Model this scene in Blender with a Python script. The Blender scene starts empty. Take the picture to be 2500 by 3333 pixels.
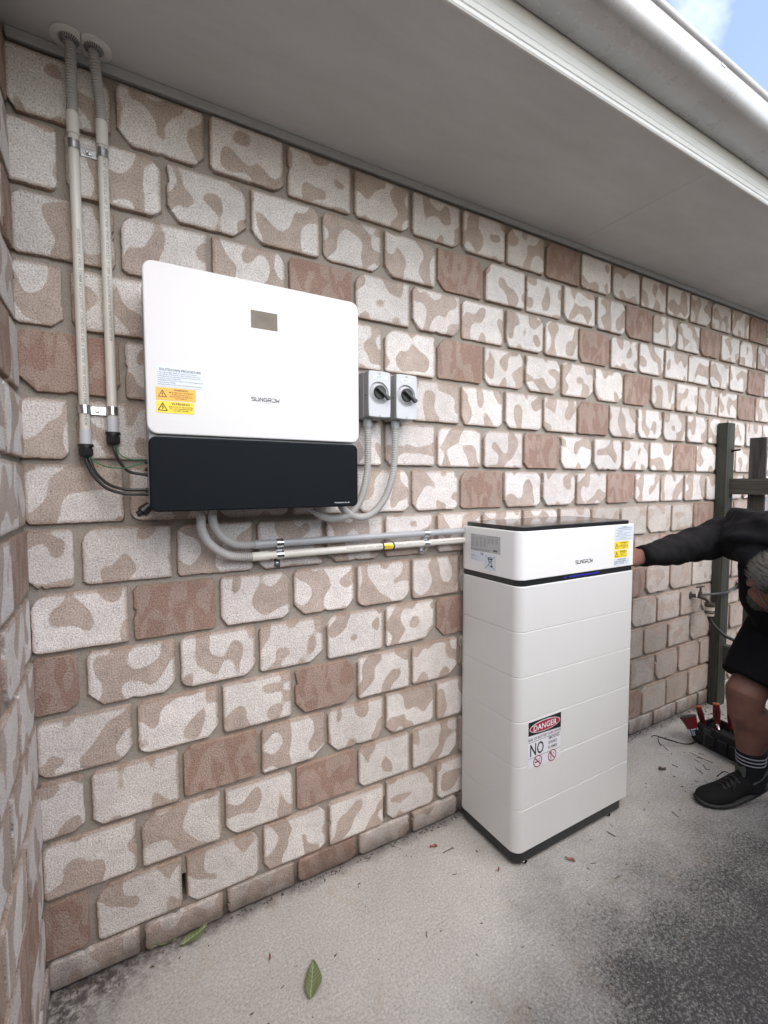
import bpy, bmesh, math, random
from mathutils import Vector, Matrix, noise

random.seed(7)
D = bpy.data
scene = bpy.context.scene
COL = scene.collection
PI = math.pi

# ------------------------------------------------------------------ camera
CAM = Vector((-0.14739685, -1.52215885, 1.41179303))
cam_data = D.cameras.new("camera")
cam_data.sensor_fit = 'VERTICAL'
cam_data.sensor_height = 36.0
cam_data.lens = 1521.3885 / 3333.0 * 36.0
cam_data.clip_start = 0.02
cam_data.clip_end = 2000
cam = D.objects.new("camera", cam_data)
COL.objects.link(cam)
RX = Vector((0.86722647, -0.4979024, -0.00338318))
DN = Vector((-0.03232227, -0.04951466, -0.99825025))
FW = Vector((0.49686368, 0.8658184, -0.05903376))
m = Matrix((RX, -DN, -FW)).transposed().to_4x4()
m.translation = CAM
cam.matrix_world = m
scene.camera = cam

# ------------------------------------------------------------------ sky, sun, exposure
SUN_EL, SUN_AZ = math.radians(50), math.radians(181)     # azimuth from +Y clockwise
world = D.worlds.new("World")
scene.world = world
world.use_nodes = True
wn, wl = world.node_tree.nodes, world.node_tree.links
wn.clear()
wo = wn.new('ShaderNodeOutputWorld')
bg = wn.new('ShaderNodeBackground')
sky = wn.new('ShaderNodeTexSky')
sky.sky_type = 'NISHITA'
sky.sun_disc = False
sky.sun_elevation = SUN_EL
sky.sun_rotation = SUN_AZ
sky.air_density = 1.0
sky.dust_density = 2.0
sky.ozone_density = 0.4
tc = wn.new('ShaderNodeTexCoord')
cn = wn.new('ShaderNodeTexNoise')
cn.inputs['Scale'].default_value = 2.6
cn.inputs['Detail'].default_value = 6
cn.inputs['Roughness'].default_value = 0.55
cmap = wn.new('ShaderNodeMapRange')
cmap.inputs['From Min'].default_value = 0.50
cmap.inputs['From Max'].default_value = 0.74
cmap.inputs['To Max'].default_value = 0.8
cmap.inputs['To Min'].default_value = 0.045
cmix = wn.new('ShaderNodeMix')
cmix.data_type = 'RGBA'
cmix.inputs[7].default_value = (9.0, 9.0, 9.0, 1)
wl.new(tc.outputs['Generated'], cn.inputs['Vector'])
wl.new(cn.outputs['Fac'], cmap.inputs['Value'])
wl.new(cmap.outputs['Result'], cmix.inputs[0])
wl.new(sky.outputs['Color'], cmix.inputs[6])
wl.new(cmix.outputs[2], bg.inputs['Color'])
bg.inputs['Strength'].default_value = 0.15
wl.new(bg.outputs[0], wo.inputs['Surface'])

sun_d = D.lights.new("sun", 'SUN')
sun_d.energy = 1.7
sun_d.angle = math.radians(95)
sun_d.color = (1.0, 0.975, 0.95)
sun = D.objects.new("sun", sun_d)
COL.objects.link(sun)
sdir = Vector((math.sin(SUN_AZ) * math.cos(SUN_EL), math.cos(SUN_AZ) * math.cos(SUN_EL), math.sin(SUN_EL)))
sun.rotation_euler = sdir.to_track_quat('Z', 'Y').to_euler()
sun.location = (0, -6, 6)

scene.view_settings.view_transform = 'Standard'
scene.view_settings.look = 'None'
scene.view_settings.gamma = 1.0
scene.view_settings.exposure = 1.18
scene.view_settings.use_curve_mapping = False
scene.render.engine = 'CYCLES'
scene.cycles.max_bounces = 8
scene.cycles.diffuse_bounces = 5


# ------------------------------------------------------------------ material helpers
class NT:
    def __init__(s, name):
        s.m = D.materials.new(name)
        s.m.use_nodes = True
        s.t = s.m.node_tree
        s.n = s.t.nodes
        s.n.clear()
        s.out = s.n.new('ShaderNodeOutputMaterial')
        s.b = s.n.new('ShaderNodeBsdfPrincipled')
        s.t.links.new(s.b.outputs[0], s.out.inputs['Surface'])

    def link(s, a, b):
        s.t.links.new(a, b)

    def node(s, typ, **kw):
        n = s.n.new(typ)
        for k, v in kw.items():
            setattr(n, k, v)
        return n

    def val(s, sock, v):
        if hasattr(v, 'is_linked'):
            s.link(v, sock)
        else:
            sock.default_value = v

    def math(s, op, a, b=0.0, clamp=False):
        n = s.node('ShaderNodeMath', operation=op, use_clamp=clamp)
        s.val(n.inputs[0], a)
        s.val(n.inputs[1], b)
        return n.outputs[0]

    def mix(s, fac, a, b, blend='MIX'):
        n = s.node('ShaderNodeMix', data_type='RGBA', blend_type=blend)
        s.val(n.inputs[0], fac)
        s.val(n.inputs[6], a if hasattr(a, 'is_linked') else (*a, 1))
        s.val(n.inputs[7], b if hasattr(b, 'is_linked') else (*b, 1))
        return n.outputs[2]

    def noise(s, vec, scale, detail=2.0, rough=0.5, dist=0.0):
        n = s.node('ShaderNodeTexNoise')
        if vec is not None:
            s.link(vec, n.inputs['Vector'])
        n.inputs['Scale'].default_value = scale
        n.inputs['Detail'].default_value = detail
        n.inputs['Roughness'].default_value = rough
        n.inputs['Distortion'].default_value = dist
        return n.outputs['Fac']

    def ramp(s, v, lo, hi, a=0.0, b=1.0):
        n = s.node('ShaderNodeMapRange')
        n.clamp = True
        s.link(v, n.inputs['Value'])
        n.inputs['From Min'].default_value = lo
        n.inputs['From Max'].default_value = hi
        n.inputs['To Min'].default_value = a
        n.inputs['To Max'].default_value = b
        return n.outputs['Result']

    def pos(s):
        return s.node('ShaderNodeNewGeometry').outputs['Position']

    def obj(s):
        return s.node('ShaderNodeTexCoord').outputs['Object']

    def scale(s, v, xyz):
        n = s.node('ShaderNodeMapping')
        n.inputs['Scale'].default_value = xyz
        s.link(v, n.inputs['Vector'])
        return n.outputs[0]

    def bump(s, h, strength, dist):
        n = s.node('ShaderNodeBump')
        n.inputs['Strength'].default_value = strength
        n.inputs['Distance'].default_value = dist
        s.link(h, n.inputs['Height'])
        s.link(n.outputs[0], s.b.inputs['Normal'])


def plain(name, col, rough=0.5, metal=0.0, var=0.06, nscale=30.0, bump=0.0, bscale=600.0, spec=0.5, coat=0.0):
    t = NT(name)
    p = t.pos()
    nz = t.noise(p, nscale, 4, 0.6)
    f = t.ramp(nz, 0.3, 0.7, 1 - var, 1 + var)
    c = t.mix(1.0, col, t.mix(1.0, (1, 1, 1), (1, 1, 1)), 'MULTIPLY')
    mul = t.node('ShaderNodeVectorMath', operation='SCALE')
    mul.inputs[0].default_value = col
    t.link(f, mul.inputs['Scale'])
    t.link(mul.outputs[0], t.b.inputs['Base Color'])
    t.b.inputs['Roughness'].default_value = rough
    t.link(t.ramp(nz, 0.3, 0.7, max(0.02, rough - 0.06), min(1, rough + 0.06)), t.b.inputs['Roughness'])
    t.b.inputs['Metallic'].default_value = metal
    t.b.inputs['Specular IOR Level'].default_value = spec
    t.b.inputs['Coat Weight'].default_value = coat
    if bump:
        t.bump(t.noise(p, bscale, 3, 0.6), bump, 0.002)
    return t.m


def brick_material():
    t = NT("camouflage_brick")
    oi = t.node('ShaderNodeObjectInfo')
    o = t.obj()
    rnd = t.math('MULTIPLY', oi.outputs['Random'], 91.0)
    cmb = t.node('ShaderNodeCombineXYZ')
    t.link(rnd, cmb.inputs[0])
    t.link(t.math('MULTIPLY', rnd, 1.7), cmb.inputs[2])
    add = t.node('ShaderNodeVectorMath', operation='ADD')
    t.link(o, add.inputs[0])
    t.link(cmb.outputs[0], add.inputs[1])
    v = add.outputs[0]
    sep = t.node('ShaderNodeSeparateColor')
    t.link(oi.outputs['Color'], sep.inputs[0])
    red, fade, bias = sep.outputs[0], sep.outputs[1], sep.outputs[2]
    # irregular rim so that the pattern edge is a little ragged
    wob = t.noise(v, 260, 2, 0.6)
    wv = t.node('ShaderNodeVectorMath', operation='SCALE')
    nz3 = t.node('ShaderNodeTexNoise')
    t.link(v, nz3.inputs['Vector'])
    nz3.inputs['Scale'].default_value = 220
    t.link(nz3.outputs['Color'], wv.inputs[0])
    wv.inputs['Scale'].default_value = 0.004
    add2 = t.node('ShaderNodeVectorMath', operation='ADD')
    t.link(v, add2.inputs[0])
    t.link(wv.outputs[0], add2.inputs[1])
    pv = t.scale(add2.outputs[0], (1.0, 1.0, 0.85))
    blob = t.math('ADD', t.noise(pv, 13.0, 0.0, 0.3, 0.18), t.math('MULTIPLY', t.math('SUBTRACT', t.noise(v, 190, 3, 0.7), 0.5), 0.022))
    lo = t.math('ADD', blob, t.math('MULTIPLY', t.math('SUBTRACT', bias, 0.5), 0.16))
    camo = t.ramp(lo, 0.438, 0.462)           # 1 = white slip
    tanv = t.noise(v, 26, 2, 0.5)
    tan = t.mix(t.ramp(tanv, 0.35, 0.65), (0.51, 0.418, 0.358), (0.575, 0.478, 0.415))
    white = t.mix(t.ramp(t.noise(v, 35, 2), 0.35, 0.65), (0.80, 0.750, 0.715), (0.86, 0.815, 0.78))
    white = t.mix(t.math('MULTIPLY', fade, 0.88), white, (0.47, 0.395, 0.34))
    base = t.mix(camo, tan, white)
    redc = t.mix(t.ramp(t.noise(t.scale(v, (1.6, 1, 0.8)), 15, 1, 0.4, 0.6), 0.49, 0.53), (0.435, 0.325, 0.272), (0.375, 0.25, 0.203))
    base = t.mix(red, base, redc)
    # warm grubby arris from object space edges
    sx = t.node('ShaderNodeSeparateXYZ')
    t.link(o, sx.inputs[0])
    ez = t.ramp(t.math('ADD', t.math('ABSOLUTE', sx.outputs[2]), t.math('MULTIPLY', wob, 0.012)), 0.074, 0.083)
    ex = t.ramp(t.math('ADD', t.math('ABSOLUTE', sx.outputs[0]), t.math('MULTIPLY', wob, 0.012)), 0.108, 0.117)
    ee = t.math('MAXIMUM', ez, ex)
    base = t.mix(t.math('MULTIPLY', ee, 0.75), base, (0.40, 0.285, 0.215))
    sp = t.noise(v, 215, 3, 0.8)
    sp2 = t.noise(v, 640, 2, 0.7)
    spk = t.math('MULTIPLY', t.ramp(sp, 0.34, 0.56, 0.56, 1.08), t.ramp(sp2, 0.3, 0.6, 0.84, 1.08))
    vs = t.node('ShaderNodeVectorMath', operation='SCALE')
    t.link(base, vs.inputs[0])
    t.link(spk, vs.inputs['Scale'])
    pit = t.ramp(t.noise(v, 170, 2, 0.5), 0.665, 0.70)
    c = t.mix(t.math('MULTIPLY', pit, 0.7), vs.outputs[0], (0.09, 0.07, 0.06))
    hv = t.node('ShaderNodeHueSaturation')
    t.link(c, hv.inputs['Color'])
    t.link(t.math('MULTIPLY', t.ramp(oi.outputs['Random'], 0, 1, 0.90, 1.08), t.ramp(t.noise(v, 9, 3, 0.6), 0.3, 0.7, 0.88, 1.06)), hv.inputs['Value'])
    # grime close to the paving
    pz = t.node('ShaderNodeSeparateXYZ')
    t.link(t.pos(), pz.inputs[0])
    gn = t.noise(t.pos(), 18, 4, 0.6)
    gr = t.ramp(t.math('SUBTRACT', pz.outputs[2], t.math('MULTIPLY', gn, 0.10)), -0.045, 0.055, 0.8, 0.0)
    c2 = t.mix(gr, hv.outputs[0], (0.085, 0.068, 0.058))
    t.link(c2, t.b.inputs['Base Color'])
    t.b.inputs['Roughness'].default_value = 0.92
    t.b.inputs['Specular IOR Level'].default_value = 0.2
    h = t.math('ADD', t.noise(v, 210, 4, 0.7), t.math('MULTIPLY', t.noise(v, 40, 2), 0.8))
    t.bump(h, 1.0, 0.005)
    return t.m


def mortar_material():
    t = NT("mortar")
    p = t.pos()
    c = t.mix(t.noise(p, 24, 4, 0.6), (0.32, 0.288, 0.25), (0.41, 0.372, 0.33))
    c = t.mix(t.ramp(t.noise(p, 380, 2, 0.7), 0.35, 0.6), (0.27, 0.24, 0.205), c)
    pz = t.node('ShaderNodeSeparateXYZ')
    t.link(p, pz.inputs[0])
    gr = t.ramp(t.math('SUBTRACT', pz.outputs[2], t.math('MULTIPLY', t.noise(p, 16, 4, 0.6), 0.14)), -0.06, 0.06, 0.85, 0.0)
    c = t.mix(gr, c, (0.06, 0.048, 0.044))
    t.link(c, t.b.inputs['Base Color'])
    t.b.inputs['Roughness'].default_value = 0.95
    t.b.inputs['Specular IOR Level'].default_value = 0.2
    t.bump(t.math('ADD', t.noise(p, 200, 4, 0.7), t.math('MULTIPLY', t.noise(p, 30, 3), 2.0)), 0.8, 0.004)
    return t.m


def concrete_material():
    t = NT("broomed_concrete")
    p = t.pos()
    big = t.noise(p, 3.0, 4, 0.6)
    c = t.mix(t.ramp(big, 0.3, 0.7), (0.435, 0.415, 0.385), (0.515, 0.495, 0.462))
    fine = t.noise(p, 135, 5, 0.8)
    broom = t.noise(t.scale(p, (18, 160, 10)), 1.0, 3, 0.6)
    g = t.math('MULTIPLY', t.ramp(fine, 0.32, 0.64, 0.58, 1.22), t.ramp(broom, 0.3, 0.7, 0.95, 1.04))
    vs = t.node('ShaderNodeVectorMath', operation='SCALE')
    t.link(c, vs.inputs[0])
    t.link(g, vs.inputs['Scale'])
    c = vs.outputs[0]
    c = t.mix(t.ramp(t.noise(p, 55, 2, 0.5), 0.72, 0.76, 0, 0.4), c, (0.62, 0.58, 0.54))
    # rusty patches
    c = t.mix(t.ramp(t.noise(p, 5.5, 3, 0.6, 0.6), 0.60, 0.74, 0, 0.35), c, (0.36, 0.27, 0.175))
    # black lichen that grows away from the wall, beyond the drip line
    s = t.node('ShaderNodeSeparateXYZ')
    t.link(p, s.inputs[0])
    x, y = s.outputs[0], s.outputs[1]
    d = t.math('ADD', t.math('MULTIPLY', y, -1.0), t.math('MULTIPLY', t.math('MINIMUM', t.math('SUBTRACT', x, 1.15), 0.0), 0.55))
    nn = t.math('ADD', t.math('MULTIPLY', t.noise(p, 5.0, 3, 0.55), 0.75), t.math('MULTIPLY', t.noise(p, 22, 3, 0.6), 0.25))
    d = t.math('ADD', d, t.math('MULTIPLY', t.math('SUBTRACT', nn, 0.5), 0.42))
    cov = t.ramp(d, 0.26, 0.84)
    grain = t.noise(p, 95, 5, 0.8)
    grain2 = t.noise(p, 260, 3, 0.7)
    gg = t.math('ADD', t.math('MULTIPLY', t.math('SUBTRACT', grain, 0.5), -2.6), t.math('MULTIPLY', t.math('SUBTRACT', grain2, 0.5), -1.3))
    patch = t.ramp(t.noise(p, 8.0, 4, 0.6), 0.3, 0.7, 0.86, 1.08)
    lich = t.math('MULTIPLY', t.math('MULTIPLY', cov, patch), t.math('ADD', gg, 1.0), clamp=True)
    c = t.mix(t.math('MULTIPLY', lich, 0.97), c, (0.035, 0.033, 0.034))
    # damp black mould in the corner and along the wall foot
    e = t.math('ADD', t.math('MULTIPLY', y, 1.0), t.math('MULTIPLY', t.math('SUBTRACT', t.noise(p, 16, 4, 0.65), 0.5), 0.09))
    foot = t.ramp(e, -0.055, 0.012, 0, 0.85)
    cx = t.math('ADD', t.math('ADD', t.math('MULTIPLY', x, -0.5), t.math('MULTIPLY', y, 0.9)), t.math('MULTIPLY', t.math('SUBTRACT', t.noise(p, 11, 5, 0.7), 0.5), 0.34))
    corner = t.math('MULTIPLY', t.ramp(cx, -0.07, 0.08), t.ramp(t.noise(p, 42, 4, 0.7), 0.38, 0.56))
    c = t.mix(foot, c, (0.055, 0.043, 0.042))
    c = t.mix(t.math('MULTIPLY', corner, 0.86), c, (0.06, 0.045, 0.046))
    t.link(c, t.b.inputs['Base Color'])
    t.b.inputs['Roughness'].default_value = 0.93
    t.b.inputs['Specular IOR Level'].default_value = 0.25
    t.bump(t.math('ADD', fine, t.math('MULTIPLY', broom, 0.25)), 0.9, 0.006)
    return t.m


def wood_material(name, c1, c2, axis):
    t = NT(name)
    o = t.pos()
    sc = {'x': (3, 60, 60), 'y': (60, 3, 60), 'z': (60, 60, 3)}[axis]
    g = t.noise(t.scale(o, sc), 1.0, 5, 0.65, 0.8)
    c = t.mix(t.ramp(g, 0.3, 0.7), c1, c2)
    t.link(c, t.b.inputs['Base Color'])
    t.b.inputs['Roughness'].default_value = 0.85
    t.bump(g, 0.5, 0.003)
    return t.m


M = {}
M['brick'] = brick_material()
M['mortar'] = mortar_material()
M['concrete'] = concrete_material()
M['soil'] = plain("soil", (0.16, 0.125, 0.09), 0.95, var=0.35, nscale=12, bump=0.6, bscale=60)
M['soffit'] = plain("soffit_paint", (0.59, 0.595, 0.58), 0.75, var=0.03, nscale=3, bump=0.08, bscale=300)
def soffit_material():
    t = NT("soffit_paint")
    p = t.pos()
    c = t.mix(t.ramp(t.noise(t.scale(p, (1.2, 4, 1)), 2.2, 5, 0.65), 0.3, 0.7), (0.545, 0.548, 0.53), (0.625, 0.63, 0.615))
    c = t.mix(t.ramp(t.noise(p, 9, 5, 0.7), 0.62, 0.78, 0, 0.25), c, (0.42, 0.41, 0.385))
    t.link(c, t.b.inputs['Base Color'])
    t.b.inputs['Roughness'].default_value = 0.75
    t.bump(t.math('ADD', t.noise(p, 240, 3, 0.6), t.math('MULTIPLY', t.noise(p, 7, 3), 3.0)), 0.12, 0.003)
    return t.m


M['soffit'] = soffit_material()
M['trim'] = plain("colour_coated_steel", (0.68, 0.685, 0.66), 0.42, var=0.03, nscale=6)
M['gutter'] = plain("gutter_steel", (0.52, 0.515, 0.51), 0.30, metal=0.15, var=0.09, nscale=7)
M['roof'] = plain("roof_sheet", (0.45, 0.44, 0.43), 0.5, var=0.05)
M['bead'] = plain("timber_bead_paint", (0.40, 0.41, 0.40), 0.6, var=0.04)
M['plate'] = plain("off_white_plastic", (0.74, 0.725, 0.70), 0.5, var=0.05, nscale=40)
M['cream_pvc'] = plain("cream_pvc", (0.60, 0.575, 0.52), 0.32, var=0.05, nscale=14)
M['grey_pvc'] = plain("grey_pvc", (0.33, 0.34, 0.355), 0.32, var=0.04, nscale=14)
M['flex'] = plain("corrugated_grey_pvc", (0.43, 0.42, 0.405), 0.42, var=0.05)
M['steel'] = plain("zinc_plated_steel", (0.62, 0.63, 0.64), 0.24, metal=1.0, var=0.1, nscale=60)
M['black'] = plain("black_plastic", (0.012, 0.012, 0.013), 0.42, var=0.1)
M['cable'] = plain("black_cable", (0.010, 0.010, 0.011), 0.35, var=0.1)
M['green'] = plain("green_wire", (0.05, 0.18, 0.08), 0.4)
M['white'] = plain("white_powder_coat", (0.62, 0.62, 0.622), 0.42, var=0.012, nscale=5, bump=0.12, bscale=900)
M['head'] = plain("white_head_paint", (0.72, 0.72, 0.712), 0.40, var=0.012, nscale=6, bump=0.10, bscale=1000)
M['batt'] = plain("satin_white_metal", (0.60, 0.60, 0.588), 0.34, var=0.012, nscale=6, bump=0.10, bscale=1100)
M['dark'] = plain("charcoal_plastic", (0.0065, 0.0085, 0.0110), 0.6, var=0.08, nscale=8, bump=0.1, bscale=900, spec=0.09)
M['band'] = plain("black_satin_plastic", (0.014, 0.015, 0.016), 0.38, var=0.08)
M['lid'] = plain("glossy_black_lid", (0.02, 0.02, 0.021), 0.10, var=0.1, nscale=10)
M['chassis'] = plain("grey_cast_aluminium", (0.36, 0.37, 0.38), 0.5, metal=0.2, var=0.05)
M['iso'] = plain("light_grey_polycarbonate", (0.50, 0.515, 0.54), 0.38, var=0.03, nscale=20, bump=0.08)
M['iso_base'] = plain("mid_grey_polycarbonate", (0.33, 0.335, 0.335), 0.45, var=0.04, nscale=20)
M['iso_dish'] = plain("dish_grey_polycarbonate", (0.52, 0.53, 0.55), 0.4, var=0.04, nscale=20)
M['handle'] = plain("dark_grey_handle", (0.05, 0.048, 0.052), 0.4)
M['screen'] = plain("smoked_screen", (0.075, 0.062, 0.045), 0.06, metal=0.45, var=0.25, nscale=22)
M['sticker'] = plain("white_label", (0.60, 0.65, 0.72), 0.4, var=0.02)
M['stk_grey'] = plain("silver_label", (0.42, 0.425, 0.43), 0.4, var=0.03)
M['stk_orange'] = plain("orange_label", (0.80, 0.42, 0.055), 0.4, var=0.02)
M['stk_yellow'] = plain("yellow_label", (0.80, 0.60, 0.03), 0.4, var=0.02)
M['ink'] = plain("black_ink", (0.012, 0.012, 0.013), 0.6)
M['ink_soft'] = plain("grey_ink", (0.12, 0.12, 0.125), 0.6)
M['pipe_ink'] = plain("faded_pipe_ink", (0.26, 0.25, 0.23), 0.6)
M['ink_white'] = plain("white_ink", (0.75, 0.76, 0.78), 0.6)
M['red_ink'] = plain("dark_red_ink", (0.30, 0.016, 0.045), 0.5)
M['wood_green'] = wood_material("treated_pine", (0.018, 0.0195, 0.015), (0.066, 0.068, 0.053), 'z')
M['wood_rail'] = wood_material("treated_pine_rail", (0.024, 0.0225, 0.018), (0.098, 0.09, 0.07), 'y')
M['wood_dark'] = wood_material("weathered_paling", (0.020, 0.017, 0.0155), (0.09, 0.077, 0.068), 'z')
M['bronze'] = plain("tarnished_brass", (0.085, 0.072, 0.058), 0.5, metal=0.5, var=0.25, nscale=60)
M['fit'] = plain("beige_plastic", (0.50, 0.45, 0.38), 0.5)
M['hose'] = plain("dark_green_hose", (0.012, 0.02, 0.016), 0.45)
M['tube'] = plain("dark_grey_tube", (0.055, 0.056, 0.055), 0.35)
M['cloth'] = plain("black_fleece", (0.0085, 0.008, 0.009), 0.95, var=0.35, nscale=14, bump=0.6, bscale=380, spec=0.2)
M['shorts'] = plain("black_cotton", (0.005, 0.005, 0.006), 0.97, var=0.2, nscale=25, bump=0.3, bscale=500, spec=0.1)
M['sock'] = plain("black_knit", (0.012, 0.012, 0.014), 0.95, var=0.2, nscale=100, bump=0.6, bscale=700, spec=0.1)
M['stripe'] = plain("white_knit", (0.22, 0.22, 0.25), 0.9, bump=0.5, bscale=700)
M['shoe'] = plain("black_mesh_shoe", (0.007, 0.007, 0.0066), 0.9, var=0.45, nscale=50, bump=0.9, bscale=600, spec=0.25)
M['sole'] = plain("black_rubber", (0.012, 0.012, 0.011), 0.7, var=0.15, nscale=40)
M['hair'] = plain("grey_hair", (0.028, 0.025, 0.023), 0.8, var=0.55, nscale=160, bump=0.9, bscale=260)
M['strand'] = plain("grey_hair_strand", (0.11, 0.10, 0.088), 0.5, var=0.95, nscale=420)
M['red_tool'] = plain("red_tool_plastic", (0.15, 0.008, 0.012), 0.35, var=0.1)
M['orange_tool'] = plain("orange_tool_cap", (0.36, 0.085, 0.04), 0.4, var=0.1)
M['bag'] = plain("black_canvas", (0.010, 0.010, 0.010), 0.9, var=0.3, nscale=50, bump=0.6, bscale=500)
M['strap'] = plain("olive_webbing", (0.045, 0.05, 0.042), 0.9, var=0.15, bump=0.5, bscale=700)
M['leaf_red'] = plain("dry_red_leaf", (0.22, 0.075, 0.06), 0.7, var=0.3, nscale=80)
M['twig'] = plain("dry_twig", (0.10, 0.072, 0.055), 0.9, var=0.4, nscale=80)
M['render'] = plain("pale_render", (0.55, 0.57, 0.60), 0.85, var=0.04, nscale=3)


def skin_material():
    t = NT("tanned_skin")
    p = t.pos()
    c = t.mix(t.ramp(t.noise(p, 14, 4, 0.6), 0.3, 0.7), (0.125, 0.056, 0.041), (0.18, 0.084, 0.062))
    c = t.mix(t.ramp(t.noise(p, 90, 3, 0.6), 0.55, 0.75, 0, 0.35), c, (0.13, 0.055, 0.04))
    t.link(c, t.b.inputs['Base Color'])
    t.b.inputs['Roughness'].default_value = 0.62
    t.b.inputs['Specular IOR Level'].default_value = 0.3
    t.b.inputs['Subsurface Weight'].default_value = 0.08
    t.b.inputs['Subsurface Radius'].default_value = (0.012, 0.004, 0.002)
    t.bump(t.noise(p, 380, 3, 0.6), 0.25, 0.002)
    return t.m


def leaf_material():
    t = NT("green_leaf")
    o = t.obj()
    s = t.node('ShaderNodeSeparateXYZ')
    t.link(o, s.inputs[0])
    w = t.node('ShaderNodeTexWave')
    w.wave_type = 'BANDS'
    w.bands_direction = 'Y'
    w.inputs['Scale'].default_value = 26
    w.inputs['Distortion'].default_value = 1.2
    sk = t.node('ShaderNodeCombineXYZ')
    t.link(s.outputs[0], sk.inputs[0])
    t.link(t.math('SUBTRACT', s.outputs[1], t.math('MULTIPLY', t.math('ABSOLUTE', s.outputs[0]), 0.9)), sk.inputs[1])
    t.link(sk.outputs[0], w.inputs['Vector'])
    c = t.mix(t.ramp(w.outputs['Fac'], 0.2, 0.9), (0.10, 0.125, 0.050), (0.145, 0.172, 0.082))
    mid = t.ramp(t.math('ABSOLUTE', s.outputs[0]), 0.0006, 0.0016, 1, 0)
    c = t.mix(t.math('MULTIPLY', mid, 0.8), c, (0.27, 0.32, 0.17))
    c = t.mix(t.ramp(t.noise(o, 70, 3, 0.6), 0.62, 0.72, 0, 0.6), c, (0.12, 0.095, 0.045))
    t.link(c, t.b.inputs['Base Color'])
    t.b.inputs['Roughness'].default_value = 0.5
    t.bump(w.outputs['Fac'], 0.4, 0.0012)
    return t.m


M['skin'] = skin_material()
M['leaf'] = leaf_material()
led = NT("blue_led")
led.b.inputs['Base Color'].default_value = (0.01, 0.01, 0.12, 1)
led.b.inputs['Emission Color'].default_value = (0.03, 0.03, 1.0, 1)
led.b.inputs['Emission Strength'].default_value = 0.14
M['led'] = led.m

# ------------------------------------------------------------------ object helpers
WLOC = {}


def tag(o, label=None, cat=None, group=None, kind=None):
    if label:
        o['label'] = label
    if cat:
        o['category'] = cat
    if group:
        o['group'] = group
    if kind:
        o['kind'] = kind
    return o


def thing(name, loc, label, cat, group=None):
    o = D.objects.new(name, None)
    o.empty_display_size = 0.05
    o.location = loc
    COL.objects.link(o)
    WLOC[o.name] = Vector(loc)
    return tag(o, label, cat, group)


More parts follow.
